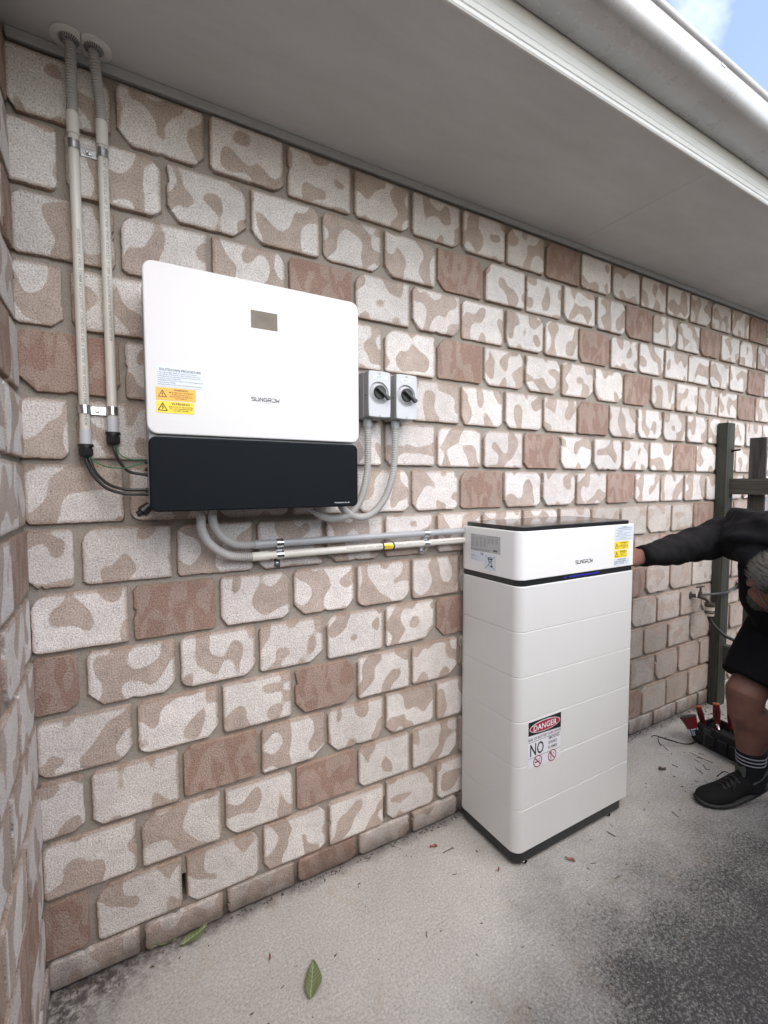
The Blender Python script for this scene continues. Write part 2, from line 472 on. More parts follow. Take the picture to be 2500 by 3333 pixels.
class MB:
    """collects polygons in world coordinates"""

    def __init__(s):
        s.v, s.f, s.mi = [], [], []
        s.flat_caps = False

    def add(s, vs, fs, mi=0):
        n = len(s.v)
        s.v += [Vector(p) for p in vs]
        s.f += [tuple(i + n for i in f) for f in fs]
        s.mi += [mi] * len(fs)
        return s

    def box(s, x0, x1, y0, y1, z0, z1, mi=0):
        vs = [(x0, y0, z0), (x1, y0, z0), (x1, y1, z0), (x0, y1, z0), (x0, y0, z1), (x1, y0, z1), (x1, y1, z1), (x0, y1, z1)]
        return s.add(vs, [(0, 3, 2, 1), (4, 5, 6, 7), (0, 1, 5, 4), (1, 2, 6, 5), (2, 3, 7, 6), (3, 0, 4, 7)], mi)

    def prism(s, outline, d0, d1, fr, bev=0.0, mi=0, bev0=None):
        """closed outline (u, v) counter-clockwise, swept from depth d0 to d1; fr(u, v, d) -> xyz"""
        s.flat_caps = True
        n = len(outline)
        pts = [Vector((u, v)) for u, v in outline]
        b1 = bev
        b0 = bev if bev0 is None else bev0

        def inset(b):
            r = []
            for i in range(n):
                a, c = pts[i - 1], pts[(i + 1) % n]
                tdir = (c - a)
                if tdir.length < 1e-9:
                    tdir = Vector((1, 0))
                tdir.normalize()
                r.append(pts[i] + Vector((-tdir.y, tdir.x)) * b)
            return r
        rings = []
        sg = 1 if d1 > d0 else -1
        if b0 > 0:
            rings.append((inset(b0), d0))
            rings.append((inset(b0 * 0.3), d0 + sg * b0 * 0.3))
        rings.append((pts, d0 + sg * b0))
        rings.append((pts, d1 - sg * b1))
        if b1 > 0:
            rings.append((inset(b1 * 0.3), d1 - sg * b1 * 0.3))
            rings.append((inset(b1), d1))
        vs, fs = [], []
        for r, d in rings:
            vs += [fr(p.x, p.y, d) for p in r]
        for k in range(len(rings) - 1):
            for i in range(n):
                j = (i + 1) % n
                fs.append((k * n + i, k * n + j, (k + 1) * n + j, (k + 1) * n + i))
        fs.append(tuple(range(n))[::-1])
        fs.append(tuple((len(rings) - 1) * n + i for i in range(n)))
        return s.add(vs, fs, mi)

    def tube(s, path, rad, seg=10, cap=True, mi=0):
        """rad: number or list per point"""
        P = [Vector(p) for p in path]
        n = len(P)
        R = rad if isinstance(rad, (list, tuple)) else [rad] * n
        T = []
        for i in range(n):
            d = P[min(i + 1, n - 1)] - P[max(i - 1, 0)]
            if d.length < 1e-9:
                d = T[-1].copy() if T else Vector((0, 0, 1))
            T.append(d.normalized())
        up = Vector((0, 0, 1)) if abs(T[0].z) < 0.9 else Vector((0, 1, 0))
        N = (up - T[0] * up.dot(T[0])).normalized()
        vs, fs = [], []
        for i in range(n):
            N = (N - T[i] * N.dot(T[i]))
            N = N.normalized() if N.length > 1e-9 else T[i].orthogonal().normalized()
            B = T[i].cross(N)
            for k in range(seg):
                a = 2 * PI * k / seg
                vs.append(P[i] + (N * math.cos(a) + B * math.sin(a)) * R[i])
        for i in range(n - 1):
            for k in range(seg):
                k2 = (k + 1) % seg
                fs.append((i * seg + k, i * seg + k2, (i + 1) * seg + k2, (i + 1) * seg + k))
        if cap:
            fs.append(tuple(range(seg))[::-1])
            fs.append(tuple((n - 1) * seg + k for k in range(seg)))
        return s.add(vs, fs, mi)

    def disc(s, c, ax, r, h, seg=24, mi=0):
        c, ax = Vector(c), Vector(ax).normalized()
        return s.tube([c, c + ax * h], r, seg, True, mi)

    def build(s, name, mat, parent=None, smooth=None, fix=True):
        if smooth is None:
            smooth = 19 if s.flat_caps else 40
        me = D.meshes.new(name)
        off = WLOC.get(parent.name, Vector()) if parent else Vector()
        me.from_pydata([v - off for v in s.v], [], s.f)
        mats = mat if isinstance(mat, (list, tuple)) else [mat]
        for mm in mats:
            me.materials.append(mm)
        if len(mats) > 1:
            me.polygons.foreach_set('material_index', s.mi)
        if fix:
            bm = bmesh.new()
            bm.from_mesh(me)
            bmesh.ops.recalc_face_normals(bm, faces=bm.faces)
            bm.to_mesh(me)
            bm.free()
        if smooth:
            me.polygons.foreach_set('use_smooth', [True] * len(me.polygons))
            me.set_sharp_from_angle(angle=math.radians(smooth))
        me.update()
        o = D.objects.new(name, me)
        COL.objects.link(o)
        if parent:
            o.parent = parent
            WLOC[o.name] = off
        return o


def rrect(u0, u1, v0, v1, r, seg=6):
    """rounded rectangle, counter-clockwise; r a number or four radii (bl, br, tr, tl)"""
    rr = r if isinstance(r, (list, tuple)) else [r] * 4
    out = []
    for (cu, cv, a0, q) in ((u0 + rr[0], v0 + rr[0], PI, rr[0]), (u1 - rr[1], v0 + rr[1], 1.5 * PI, rr[1]),
                            (u1 - rr[2], v1 - rr[2], 0, rr[2]), (u0 + rr[3], v1 - rr[3], 0.5 * PI, rr[3])):
        for k in range(seg + 1):
            a = a0 + 0.5 * PI * k / seg
            out.append((cu + q * math.cos(a), cv + q * math.sin(a)))
    return out


XZ = lambda u, v, d: (u, d, v)          # outline in the wall plane, depth along y
XY = lambda u, v, d: (u, v, d)          # outline on the floor, height along z


def side_frame(xp):                      # a face that looks towards -x; u runs towards -y
    return lambda u, v, d: (d, -u, v)


def smooth_path(pts, step):
    P = [Vector(p) for p in pts]
    P = [P[0] * 2 - P[1]] + P + [P[-1] * 2 - P[-2]]
    out = []
    for i in range(1, len(P) - 2):
        p0, p1, p2, p3 = P[i - 1:i + 3]
        n = max(2, int((p2 - p1).length / step * 4))
        for k in range(n):
            t = k / n
            out.append(0.5 * ((2 * p1) + (p2 - p0) * t + (2 * p0 - 5 * p1 + 4 * p2 - p3) * t * t + (3 * p1 - p0 - 3 * p2 + p3) * t ** 3))
    out.append(P[-2])
    res = [out[0]]
    acc = 0.0
    for a, b in zip(out, out[1:]):
        d = (b - a).length
        while acc + d >= step:
            a = a + (b - a).normalized() * (step - acc)
            res.append(a)
            d = (b - a).length
            acc = 0.0
        acc += d
    return res


def corrugated(mb, pts, r=0.0135, pitch=0.0064, seg=14):
    path = smooth_path(pts, pitch / 4)
    prof = [1.0, 0.97, 0.78, 0.93]
    return mb.tube(path, [r * prof[i % 4] for i in range(len(path))], seg)


_txt = {}


def text_geo(body):
    if body not in _txt:
        cu = D.curves.new("t", 'FONT')
        cu.body = body
        cu.resolution_u = 2
        cu.offset = 0.010
        cu.align_x = 'CENTER'
        o = D.objects.new("t", cu)
        me = D.meshes.new_from_object(o)
        vs = [v.co.copy() for v in me.vertices]
        fs = [tuple(p.vertices) for p in me.polygons]
        D.objects.remove(o)
        D.curves.remove(cu)
        D.meshes.remove(me)
        _txt[body] = (vs, fs)
    return _txt[body]


def lettering(body, mat, parent, fr, u0, u1, v0, v1, d, name='lettering'):
    """flat print: body fitted in the rectangle u0..u1, v0..v1 at depth d"""
    vs, fs = text_geo(body)
    x0, x1 = min(v.x for v in vs), max(v.x for v in vs)
    y0, y1 = min(v.y for v in vs), max(v.y for v in vs)
    mb = MB()
    mb.add([fr(u0 + (v.x - x0) / (x1 - x0) * (u1 - u0), v0 + (v.y - y0) / (y1 - y0) * (v1 - v0), d) for v in vs], fs)
    return mb.build(name, mat, parent, smooth=0, fix=False)


def stroke(mb, pts, w, fr, d, closed=False):
    """flat polyline of width w"""
    P = [Vector(p) for p in pts]
    if closed:
        P = P + [P[0]]
    for a, b in zip(P, P[1:]):
        t = (b - a)
        if t.length < 1e-9:
            continue
        t.normalize()
        n = Vector((-t.y, t.x)) * w / 2
        e = t * w * 0.35
        q = [a - n - e, b - n + e, b + n + e, a + n - e]
        mb.add([fr(p.x, p.y, d) for p in q], [(0, 1, 2, 3)])
    return mb


def circle(cu, cv, ru, rv=None, n=32):
    rv = ru if rv is None else rv
    return [(cu + ru * math.cos(2 * PI * k / n), cv + rv * math.sin(2 * PI * k / n)) for k in range(n)]


# ------------------------------------------------------------------ setting: ground, path
gr = MB().box(-40, 60, -60, 40, -0.40, -0.10)
tag(gr.build('ground', M['soil'], smooth=0), kind='structure')
pa = MB().box(-2.5, 5.4, -3.2, 0.03, -0.12, 0.0)
tag(pa.build('path', M['concrete'], smooth=0), kind='structure')

# ------------------------------------------------------------------ brick walls
PITCH, CRS, Z1 = 0.24, 0.1727, 0.093       # brick pitch, course height, top of the cut bottom course
BL, BH = 0.2265, 0.1585
RED = {(0, 1.5), (1, -2), (2, 1.5), (3, 0), (4, 1.5), (5, -2), (6, -.5), (5, 4), (8, 4.5), (9, 6), (10, 7.5), (11, 4), (12, 7.5),
       (12, 1.5), (13, 4), (14, 6.5), (10, -1.5), (13, 9), (13, 12), (14, 14.5), (12, 14.5), (11, 9), (11, 14), (9, 11), (8, 8.5), (7, 12), (5, 9), (1, 9), (6, 10.5)}


def brick_mesh(k, length=BL, height=BH, rough=True):
    rng = random.Random(k * 31 + 5)
    L, H = length / 2, height / 2
    corners = []
    for c in range(4):
        q = rng.random()
        corners.append(min(L, H) * 0.9 * (0.13 if q < 0.22 else 0.20 if q < 0.52 else rng.uniform(0.26, 0.62) if q < 0.95 else 0.05))
    out = []
    pts = []
    signs = [(-1, -1), (1, -1), (1, 1), (-1, 1)]
    for c, (sx, sz) in enumerate(signs):
        r = corners[c]
        rx, rz = min(r * rng.uniform(0.7, 1.15), L * .5), min(r * rng.uniform(0.8, 1.25), H * .52)
        cx, cz = sx * (L - rx), sz * (H - rz)
        a0 = [PI, 1.5 * PI, 0, 0.5 * PI][c]
        bulge = rng.choice((0.74, 0.80, 0.90, 0.98))
        for j in range(4):
            a = a0 + 0.5 * PI * j / 3
            f = bulge if j in (1, 2) else 1.0
            pts.append((cx + rx * math.cos(a) * f, cz + rz * math.sin(a) * f))
        # points along the following edge
        nx = signs[(c + 1) % 4]
        for q in (0.32, 0.38, 0.44, 0.5, 0.56, 0.62, 0.68):
            ex = sx + (nx[0] - sx) * q
            ez = sz + (nx[1] - sz) * q
            px, pz = ex * L, ez * H
            w = rng.uniform(-0.0008, 0.0018)
            if rng.random() < 0.025:
                w += rng.uniform(0.003, 0.008)
            if c in (0, 2):
                px = sx * L + (nx[0] - sx) * L * q
                pz = sz * (H - w)
            else:
                pz = sz * H + (nx[1] - sz) * H * q
                px = sx * (L - w)
            pts.append((px, pz))
    n = len(pts)
    vs, fs = [], []
    for (ins, y) in ((0.0, 0.030), (0.0, 0.0045), (0.0014, 0.0012), (0.0032, 0.0001)):
        for i in range(n):
            a, b = Vector(pts[i - 1]), Vector(pts[(i + 1) % n])
            t = (b - a).normalized()
            p = Vector(pts[i]) + Vector((-t.y, t.x)) * ins
            vs.append((p.x, y, p.y))
    for i in range(n):
        vs.append((pts[i][0] * 0.86, 0.0, pts[i][1] * 0.82))
    vs.append((0, 0, 0))
    for k2 in range(4):
        for i in range(n):
            j = (i + 1) % n
            fs.append((k2 * n + i, k2 * n + j, (k2 + 1) * n + j, (k2 + 1) * n + i))
    for i in range(n):
        fs.append((4 * n + i, 4 * n + (i + 1) % n, 5 * n))
    me = D.meshes.new('brick')
    me.from_pydata(vs, [], fs)
    me.materials.append(M['brick'])
    bm = bmesh.new()
    bm.from_mesh(me)
    bmesh.ops.recalc_face_normals(bm, faces=bm.faces)
    bm.to_mesh(me)
    bm.free()
    # the open back sits in the mortar: make sure the face looks out
    big = max(me.polygons, key=lambda p: p.area)
    if big.normal.y > 0:
        me.flip_normals()
    me.polygons.foreach_set('use_smooth', [True] * len(me.polygons))
    me.set_sharp_from_angle(angle=math.radians(24))
    return me


FULL = [brick_mesh(k) for k in range(14)]
HALF = [brick_mesh(40 + k, length=0.1085) for k in range(4)]
CUT = [brick_mesh(60 + k, height=0.080) for k in range(4)]
CUTH = brick_mesh(70, length=0.1085, height=0.080)

main_wall = thing('brick_wall', (1.7, 0.0, 0.0), 'long wall of camouflage patterned pale and tan bricks behind the white equipment', 'brick wall')
rng = random.Random(11)


def put_brick(me, parent, loc, rotz=0.0, red=0, fade=0.0, bias=0.5):
    o = D.objects.new('brick', me)
    COL.objects.link(o)
    o.parent = parent
    o.location = Vector(loc) - WLOC[parent.name]
    o.rotation_euler = (rng.uniform(-.006, .006), rng.uniform(-.006, .006), rotz + rng.uniform(-.008, .008))
    o.color = (red, fade, bias, 1)
    return o


XEND = 16
for r in range(0, 15):
    zc = 0.049 if r == 0 else Z1 + (r - 0.5) * CRS
    even = r % 2 == 0
    c = -1.5 if even else -2.0
    while c < XEND - 0.01:
        x0, x1 = c * PITCH, (c + 1) * PITCH
        half = False
        if c == -2.0:
            x0, half = -1.5 * PITCH, True
        if x1 > XEND * PITCH + 0.01:
            x1, half = XEND * PITCH, True
        xm = (x0 + x1) / 2
        if c == -2.0:
            xm -= 0.006
        fade = 0.0
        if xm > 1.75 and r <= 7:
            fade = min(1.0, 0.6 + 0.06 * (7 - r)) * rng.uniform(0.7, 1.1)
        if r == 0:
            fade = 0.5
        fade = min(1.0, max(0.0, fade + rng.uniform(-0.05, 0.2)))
        red = 1.0 if (r, c) in RED else 0.0
        if r == 0:
            me = CUTH if half else CUT[rng.randrange(4)]
        else:
            me = HALF[rng.randrange(4)] if half else FULL[rng.randrange(14)]
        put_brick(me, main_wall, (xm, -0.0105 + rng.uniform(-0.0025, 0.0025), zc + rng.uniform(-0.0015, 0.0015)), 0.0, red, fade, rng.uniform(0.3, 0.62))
        c += 1.0

# mortar: one bedding sheet behind the brick faces, left open at the two weep holes
mo = MB()
WEEP = [(0.0, 1), (3 * PITCH, 1)]
YM = 0.003
xa, xb = -0.36, XEND * PITCH
zt = 2.56
holes = [(x - 0.006, x + 0.006, Z1 + 0.012, Z1 + 0.105) for x, _ in WEEP]
zs = [-0.1, holes[0][2], holes[0][3], zt]
mo.add([(xa, YM, zs[0]), (xb, YM, zs[0]), (xb, YM, zs[1]), (xa, YM, zs[1])], [(0, 1, 2, 3)])
mo.add([(xa, YM, zs[2]), (xb, YM, zs[2]), (xb, YM, zs[3]), (xa, YM, zs[3])], [(0, 1, 2, 3)])
xs = [xa, holes[0][0], holes[0][1], holes[1][0], holes[1][1], xb]
for i in range(0, 6, 2):
    mo.add([(xs[i], YM, zs[1]), (xs[i + 1], YM, zs[1]), (xs[i + 1], YM, zs[2]), (xs[i], YM, zs[2])], [(0, 1, 2, 3)])
for h in holes:      # the sides and back of a weep hole
    a, b, z0, z1 = h
    q = [(a, YM, z0), (b, YM, z0), (b, YM, z1), (a, YM, z1), (a, .11, z0), (b, .11, z0), (b, .11, z1), (a, .11, z1)]
    mo.add(q, [(0, 1, 5, 4), (1, 2, 6, 5), (2, 3, 7, 6), (3, 0, 4, 7), (4, 5, 6, 7)])
mo.add([(xb, YM, -.1), (xb, .11, -.1), (xb, .11, zt), (xb, YM, zt)], [(0, 1, 2, 3)])
mo.add([(xa - .2, .11, -.1), (xb, .11, -.1), (xb, .11, zt), (xa - .2, .11, zt)], [(0, 1, 2, 3)])
mo.build('mortar', M['mortar'], main_wall, smooth=0, fix=False)

# the return at the left, running towards the viewer
ret = thing('brick_wall', (-0.36, -0.8, 0.0), 'short return wall of pale bricks running towards the viewer at the left edge', 'brick wall')
for r in range(0, 15):
    zc = 0.049 if r == 0 else Z1 + (r - 0.5) * CRS
    even = r % 2 == 0
    y = 0.0
    first = True
    while y > -2.0:
        w = PITCH
        if even and first:
            w = PITCH * 0.5
        ym = y - w / 2
        me = (CUTH if w < .2 else CUT[rng.randrange(4)]) if r == 0 else (HALF[rng.randrange(4)] if w < .2 else FULL[rng.randrange(14)])
        red = 1.0 if rng.random() < 0.16 else 0.0
        if y > -1.0 or r % 1 == 0 and y > -0.75:
            put_brick(me, ret, (-0.360 + 0.010 + rng.uniform(-.003, .003), ym - (0.004 if first else 0), zc), PI / 2, red, rng.uniform(0, .25), rng.uniform(.4, .65))
        y -= w
        first = False
        if y < -1.0:
            break
mr = MB()
mr.add([(-0.360, 0.02, -.1), (-0.360, -1.02, -.1), (-0.360, -1.02, zt), (-0.360, 0.02, zt)], [(0, 1, 2, 3)])
mr.add([(-0.360, -1.02, -.1), (-0.47, -1.02, -.1), (-0.47, -1.02, zt), (-0.360, -1.02, zt)], [(0, 1, 2, 3)])
mr.add([(-0.47, 0.11, -.1), (-0.47, -1.02, -.1), (-0.47, -1.02, zt), (-0.47, 0.11, zt)], [(0, 1, 2, 3)])
mr.build('mortar', M['mortar'], ret, smooth=0, fix=False)

# ------------------------------------------------------------------ eaves, gutter, roof
ev = thing('eaves', (1.7, -0.3, 2.53), 'grey painted eaves soffit with pale ribbed fascia above the brick wall', 'eaves')
ZS = 2.533
sheets = [(-2.2, -1.55), (-1.55, 1.748), (1.752, 3.408), (3.412, 5.2)]
for i, (a, b) in enumerate(sheets):
    MB().box(a - 0.0012, b + 0.0012, -0.594, 0.06, ZS, ZS + 0.006).build('soffit_panel', M['soffit'], ev, smooth=0)
for k in range(26):
    for yy in (-0.052, -0.565):
        nx = -0.30 + k * 0.20 + rng.uniform(-.012, .012)
        MB().tube([(nx, yy, ZS + .001), (nx, yy, ZS - .0006)], .0032, 8).build('nail_head', M['soffit'], ev)
bd = MB()
prof = [(-0.001, 0.0), (-0.014, 0.0), (-0.020, 0.006), (-0.022, 0.020), (-0.001, 0.020)]
bd.prism([(y, ZS - 0.0215 + z) for y, z in prof], -0.345, 4.1, lambda u, v, d: (d, u, v))
bd.build('quad_bead', M['bead'], ev, smooth=0)
# fascia: lip under the soffit, then shallow ribs
fas = [(-0.594, ZS - 0.003), (-0.600, ZS - 0.004), (-0.603, ZS), (-0.603, ZS + 0.006), (-0.599, ZS + 0.008), (-0.599, ZS + 0.014), (-0.602, ZS + 0.016),
       (-0.602, ZS + 0.030), (-0.600, ZS + 0.032), (-0.602, ZS + 0.034), (-0.602, ZS + 0.056), (-0.6005, ZS + 0.058), (-0.602, ZS + 0.060), (-0.602, ZS + 0.19), (-0.594, ZS + 0.19)]
fb = MB()
fb.prism(fas[::-1], -2.2, 5.2, lambda u, v, d: (d, u, v))
fb.build('fascia', M['trim'], ev, smooth=0)

gt = thing('gutter', (1.7, -0.66, 2.62), 'pale grey steel roof gutter with rolled lip running above the eaves', 'gutter')
gz = 2.626
outer = [(-0.6045, gz + 0.10), (-0.6045, gz), (-0.640, gz - 0.0015), (-0.672, gz), (-0.696, gz + 0.002)]
for k in range(1, 8):
    a = k / 7 * PI / 2
    outer.append((-0.696 - 0.034 * math.sin(a), gz + 0.002 + 0.034 * (1 - math.cos(a))))
outer += [(-0.731, gz + 0.052), (-0.7325, gz + 0.060), (-0.7300, gz + 0.0615), (-0.7300, gz + 0.072)]
for k in range(0, 9):
    a = -PI / 2 + k / 8 * PI * 1.25
    outer.append((-0.726 - 0.0125 * math.cos(a) * 1.0, gz + 0.0855 + 0.0125 * math.sin(a)))
inner = [(y + (0.0012 if y < -0.61 else 0.0), z + 0.0012) for y, z in outer][::-1]
gb = MB()
# open profile swept along x, with a slight waviness as in a long pressed section
xsn = [(-2.2 + 7.4 * i / 90) for i in range(91)]
vs, fs = [], []
full = outer + inner
nn = len(full)
for x in xsn:
    for (y, z) in full:
        w = 0.0011 * noise.noise(Vector((x * 3.1, z * 40, 0))) if y < -0.69 else 0
        vs.append((x, y + w, z + w * 0.5))
for i in range(len(xsn) - 1):
    for k in range(nn):
        k2 = (k + 1) % nn
        fs.append((i * nn + k, i * nn + k2, (i + 1) * nn + k2, (i + 1) * nn + k))
gb.add(vs, fs)
gb.build('trough', M['gutter'], gt, smooth=40)
for i in range(12):
    x = -0.6 + i * 0.42
    MB().box(x, x + 0.022, -0.7335, -0.7300, gz + 0.0605, gz + 0.067).build('overlap_lug', M['gutter'], gt, smooth=0)
rf = MB()
rf.add([(-2.2, -0.66, 2.71), (5.2, -0.66, 2.71), (5.2, 4.5, 4.3), (-2.2, 4.5, 4.3)], [(0, 1, 2, 3)])
rf.add([(-2.2, -0.66, 2.722), (5.2, -0.66, 2.722), (5.2, 4.5, 4.312), (-2.2, 4.5, 4.312)], [(0, 1, 2, 3)])
ro = rf.build('roof', M['roof'], smooth=0, fix=False)
tag(ro, 'sloping metal roof sheet behind the gutter above the brick wall', 'roof')

# ------------------------------------------------------------------ conduits running down from the soffit
def print_down(body, parent, x, y0, ztop, zbot, h):
    """lettering that runs down a pipe; u along -z, v along +x ... laid on the pipe front"""
    lettering(body, M['ink_soft'], parent, lambda u, v, d: (x + v, y0 - math.sqrt(max(0, .0127 ** 2 - (v) ** 2)), -u), -ztop, -zbot, -h / 2 + .003, h / 2 + .003, 0)


def soffit_plate(x, y, r, cut, label):
    t = thing('cover_plate', (x, y, ZS), label, 'cover plate', 'round conduit cover plates on the soffit')
    pts = []
    for k in range(48):
        a = 2 * PI * k / 48
        px = x + r * math.cos(a)
        if cut > 0:
            px = min(px, x + cut)
        elif cut < 0:
            px = max(px, x + cut)
        pts.append((px, y + r * math.sin(a)))
    b = MB()
    b.prism(pts, ZS - 0.0005, ZS - 0.0045, XY, 0.0015, bev0=0.0)
    b.build('disc', M['plate'], t, smooth=30)
    f = MB()
    for k in range(26):                     # rubber fingers round the hole
        a = 2 * PI * k / 26
        ca, sa = math.cos(a), math.sin(a)
        n = Vector((-sa, ca, 0)) * 0.0012
        p0 = Vector((x + ca * 0.0128, y + sa * 0.0128, ZS - 0.012))
        p1 = Vector((x + ca * 0.023, y + sa * 0.023, ZS - 0.0052))
        f.add([p0 - n, p0 + n, p1 + n, p1 - n], [(0, 1, 2, 3)])
    f.build('rubber_collar', M['ink_soft'], t, smooth=0, fix=False)


soffit_plate(-0.2130, -0.0545, 0.0405, 0.0262, 'left of two round plastic cover plates where conduits enter the soffit')
soffit_plate(-0.1592, -0.0545, 0.0405, -0.0262, 'right of two round plastic cover plates where conduits enter the soffit')

YC = -0.030


def drop_conduit(x, top, zj, zb, txt, t0, t1, label, sleeve):
    t = thing('conduit', (x, YC, zb), label, 'conduit', 'cream conduits running down from the soffit')
    b = MB()
    corrugated(b, [top, (x + (top[0] - x) * 0.55, YC + (top[1] - YC) * 0.35, (2.533 + zj) / 2 + 0.02), (x, YC, zj + 0.03), (x, YC, zj)], 0.0132)
    b.build('flexible_sleeve', M['flex'], t)
    MB().tube([(x, YC, zj + 0.002), (x, YC, zj - sleeve), (x, YC, zj - sleeve - 0.001)], [0.0143, 0.0143, 0.013], 20).build('coupling', M['cream_pvc'], t)
    MB().tube([(x, YC, zj - sleeve), (x, YC, zb + 0.03)], 0.0124, 20).build('rigid_pipe', M['cream_pvc'], t)
    MB().tube([(x, YC, zb + 0.062), (x, YC, zb + 0.020)], 0.0140, 20).build('end_adaptor', M['iso'], t)
    g = MB()
    g.tube([(x, YC, zb + 0.022), (x, YC, zb + 0.014)], 0.0185, 18)
    g.tube([(x, YC, zb + 0.014), (x, YC, zb + 0.010)], 0.015, 18)
    g.tube([(x, YC, zb + 0.010), (x, YC, zb - 0.006), (x, YC, zb - 0.012)], [0.019, 0.019, 0.013], 6)
    g.build('cable_gland', M['black'], t, smooth=25)
    lettering(txt, M['pipe_ink'], t, lambda u, v, d: (x + 0.0035 + v, YC - math.sqrt(max(0, 0.0130 ** 2 - (v + 0.0035) ** 2)), -u), -t0, -t1, 0.0035, -0.0035, 0)
    return t


drop_conduit(-0.2122, (-0.2098, -0.054, 2.533), 2.366, 1.500, 'POLEWAVE 14307 25MM ELECTRICAL CONDUIT HD T SOLAR -5/60 AS/NZS 61386 PWSHDR', 2.075, 1.57,
             'left cream conduit dropping from the soffit to a black gland', 0.052)
drop_conduit(-0.1480, (-0.1610, -0.054, 2.533), 2.368, 1.535, '25MM ELECTRICAL CONDUIT HD T SOLAR -5/60 AS/NZS 61386 PWSHDR25 07.04.2025 00:38', 2.362, 1.80,
             'right cream conduit dropping from the soffit to a black gland', 0.060)


def saddle_band(mb, c, axis, r, w, foot=True):
    """half strap round a pipe that lies against the wall"""
    c = Vector(c)
    n = 12
    sec = []
    for k in range(n + 1):
        a = -PI * 0.5 - PI * (k / n - 0.5) * 1.25
        sec.append((math.cos(a), math.sin(a)))
    vs, fs = [], []
    for rr in (r, r + 0.0012):
        for h in (-w / 2, w / 2):
            for (ca, sa) in sec:
                if axis == 'z':
                    vs.append(c + Vector((ca * rr, sa * rr, h)))
                else:
                    vs.append(c + Vector((h, sa * rr, ca * rr)))
    m_ = n + 1
    for k in range(n):
        fs += [(k, k + 1, m_ + k + 1, m_ + k), (2 * m_ + k, 2 * m_ + k + 1, 3 * m_ + k + 1, 3 * m_ + k),
               (k, k + 1, 2 * m_ + k + 1, 2 * m_ + k), (m_ + k, m_ + k + 1, 3 * m_ + k + 1, 3 * m_ + k)]
    mb.add(vs, fs)


for zz, lab in ((2.288, 'upper zinc pipe clip holding both cream conduits near the soffit'), (1.614, 'lower zinc pipe clip holding both cream conduits above the glands')):
    t = thing('pipe_clip', (-0.18, YC, zz), lab, 'pipe clip', 'zinc pipe clips on the vertical conduits')
    for xx in (-0.2122, -0.1480):
        b = MB()
        saddle_band(b, (xx, YC, zz), 'z', 0.0137, 0.022)
        b.build('strap', M['steel'], t, smooth=40)
    b = MB()
    b.prism(rrect(-0.2005, -0.1600, zz - 0.011, zz + 0.011, 0.002, 2), -0.012, -0.016, XZ, 0.0008)
    b.prism(rrect(-0.193, -0.170, zz - 0.006, zz + 0.006, 0.005, 3), -0.0155, -0.0185, XZ, 0.001)
    b.build('bridge_plate', M['steel'], t)
    b = MB()
    b.tube([(-0.183, -0.018, zz), (-0.183, -0.022, zz), (-0.183, -0.0235, zz)], [0.0048, 0.0048, 0.003], 12)
    b.build('screw', M['steel'], t)

# ------------------------------------------------------------------ inverter
YF = -0.190
IX0, IX1 = -0.0728, 0.5275
inv = thing('inverter', (0.228, YF, 1.34), 'large white wall mounted inverter with charcoal lower cover on the brick wall', 'inverter')
b = MB()
b.prism(rrect(IX0 + 0.004, IX1 - 0.006, 1.343, 1.965, 0.018, 5), -0.050, YF + 0.016, XZ, 0.004)
b.box(0.05, 0.42, -0.052, -0.004, 1.45, 1.90)
b.build('chassis', M['chassis'], inv)
b = MB()
b.prism(rrect(IX0, IX1, 1.5430, 1.9755, 0.026, 10), YF + 0.016, YF, XZ, 0.0035, bev0=0.001)
b.build('front_cover', M['white'], inv)
b = MB()
b.prism(rrect(IX0 + 0.002, IX1 - 0.0045, 1.3425, 1.5365, 0.018, 8), YF + 0.018, YF + 0.001, XZ, 0.004, bev0=0.001)
b.build('lower_cover', M['dark'], inv)
b = MB()
b.prism(rrect(0.1938, 0.2685, 1.8485, 1.8962, 0.0012, 2), YF - 0.0002, YF - 0.0010, XZ, 0.0004, bev0=0)
b.build('screen', M['screen'], inv)
b = MB()
b.tube([(-0.068, -0.12, 1.357), (-0.088, -0.125, 1.340)], [0.013, 0.016], 14)
b.tube([(-0.088, -0.125, 1.340), (-0.100, -0.125, 1.334)], [0.010, 0.008], 10)
b.build('dc_switch', M['black'], inv)
for (x, z) in ((-0.0689, 1.387), (-0.0689, 1.3985), (-0.0689, 1.440), (-0.0689, 1.475), (-0.0689, 1.455)):
    MB().tube([(x + 0.004, -0.085, z), (x - 0.007, -0.085, z)], 0.0055, 12).build('cable_entry', M['black'], inv)


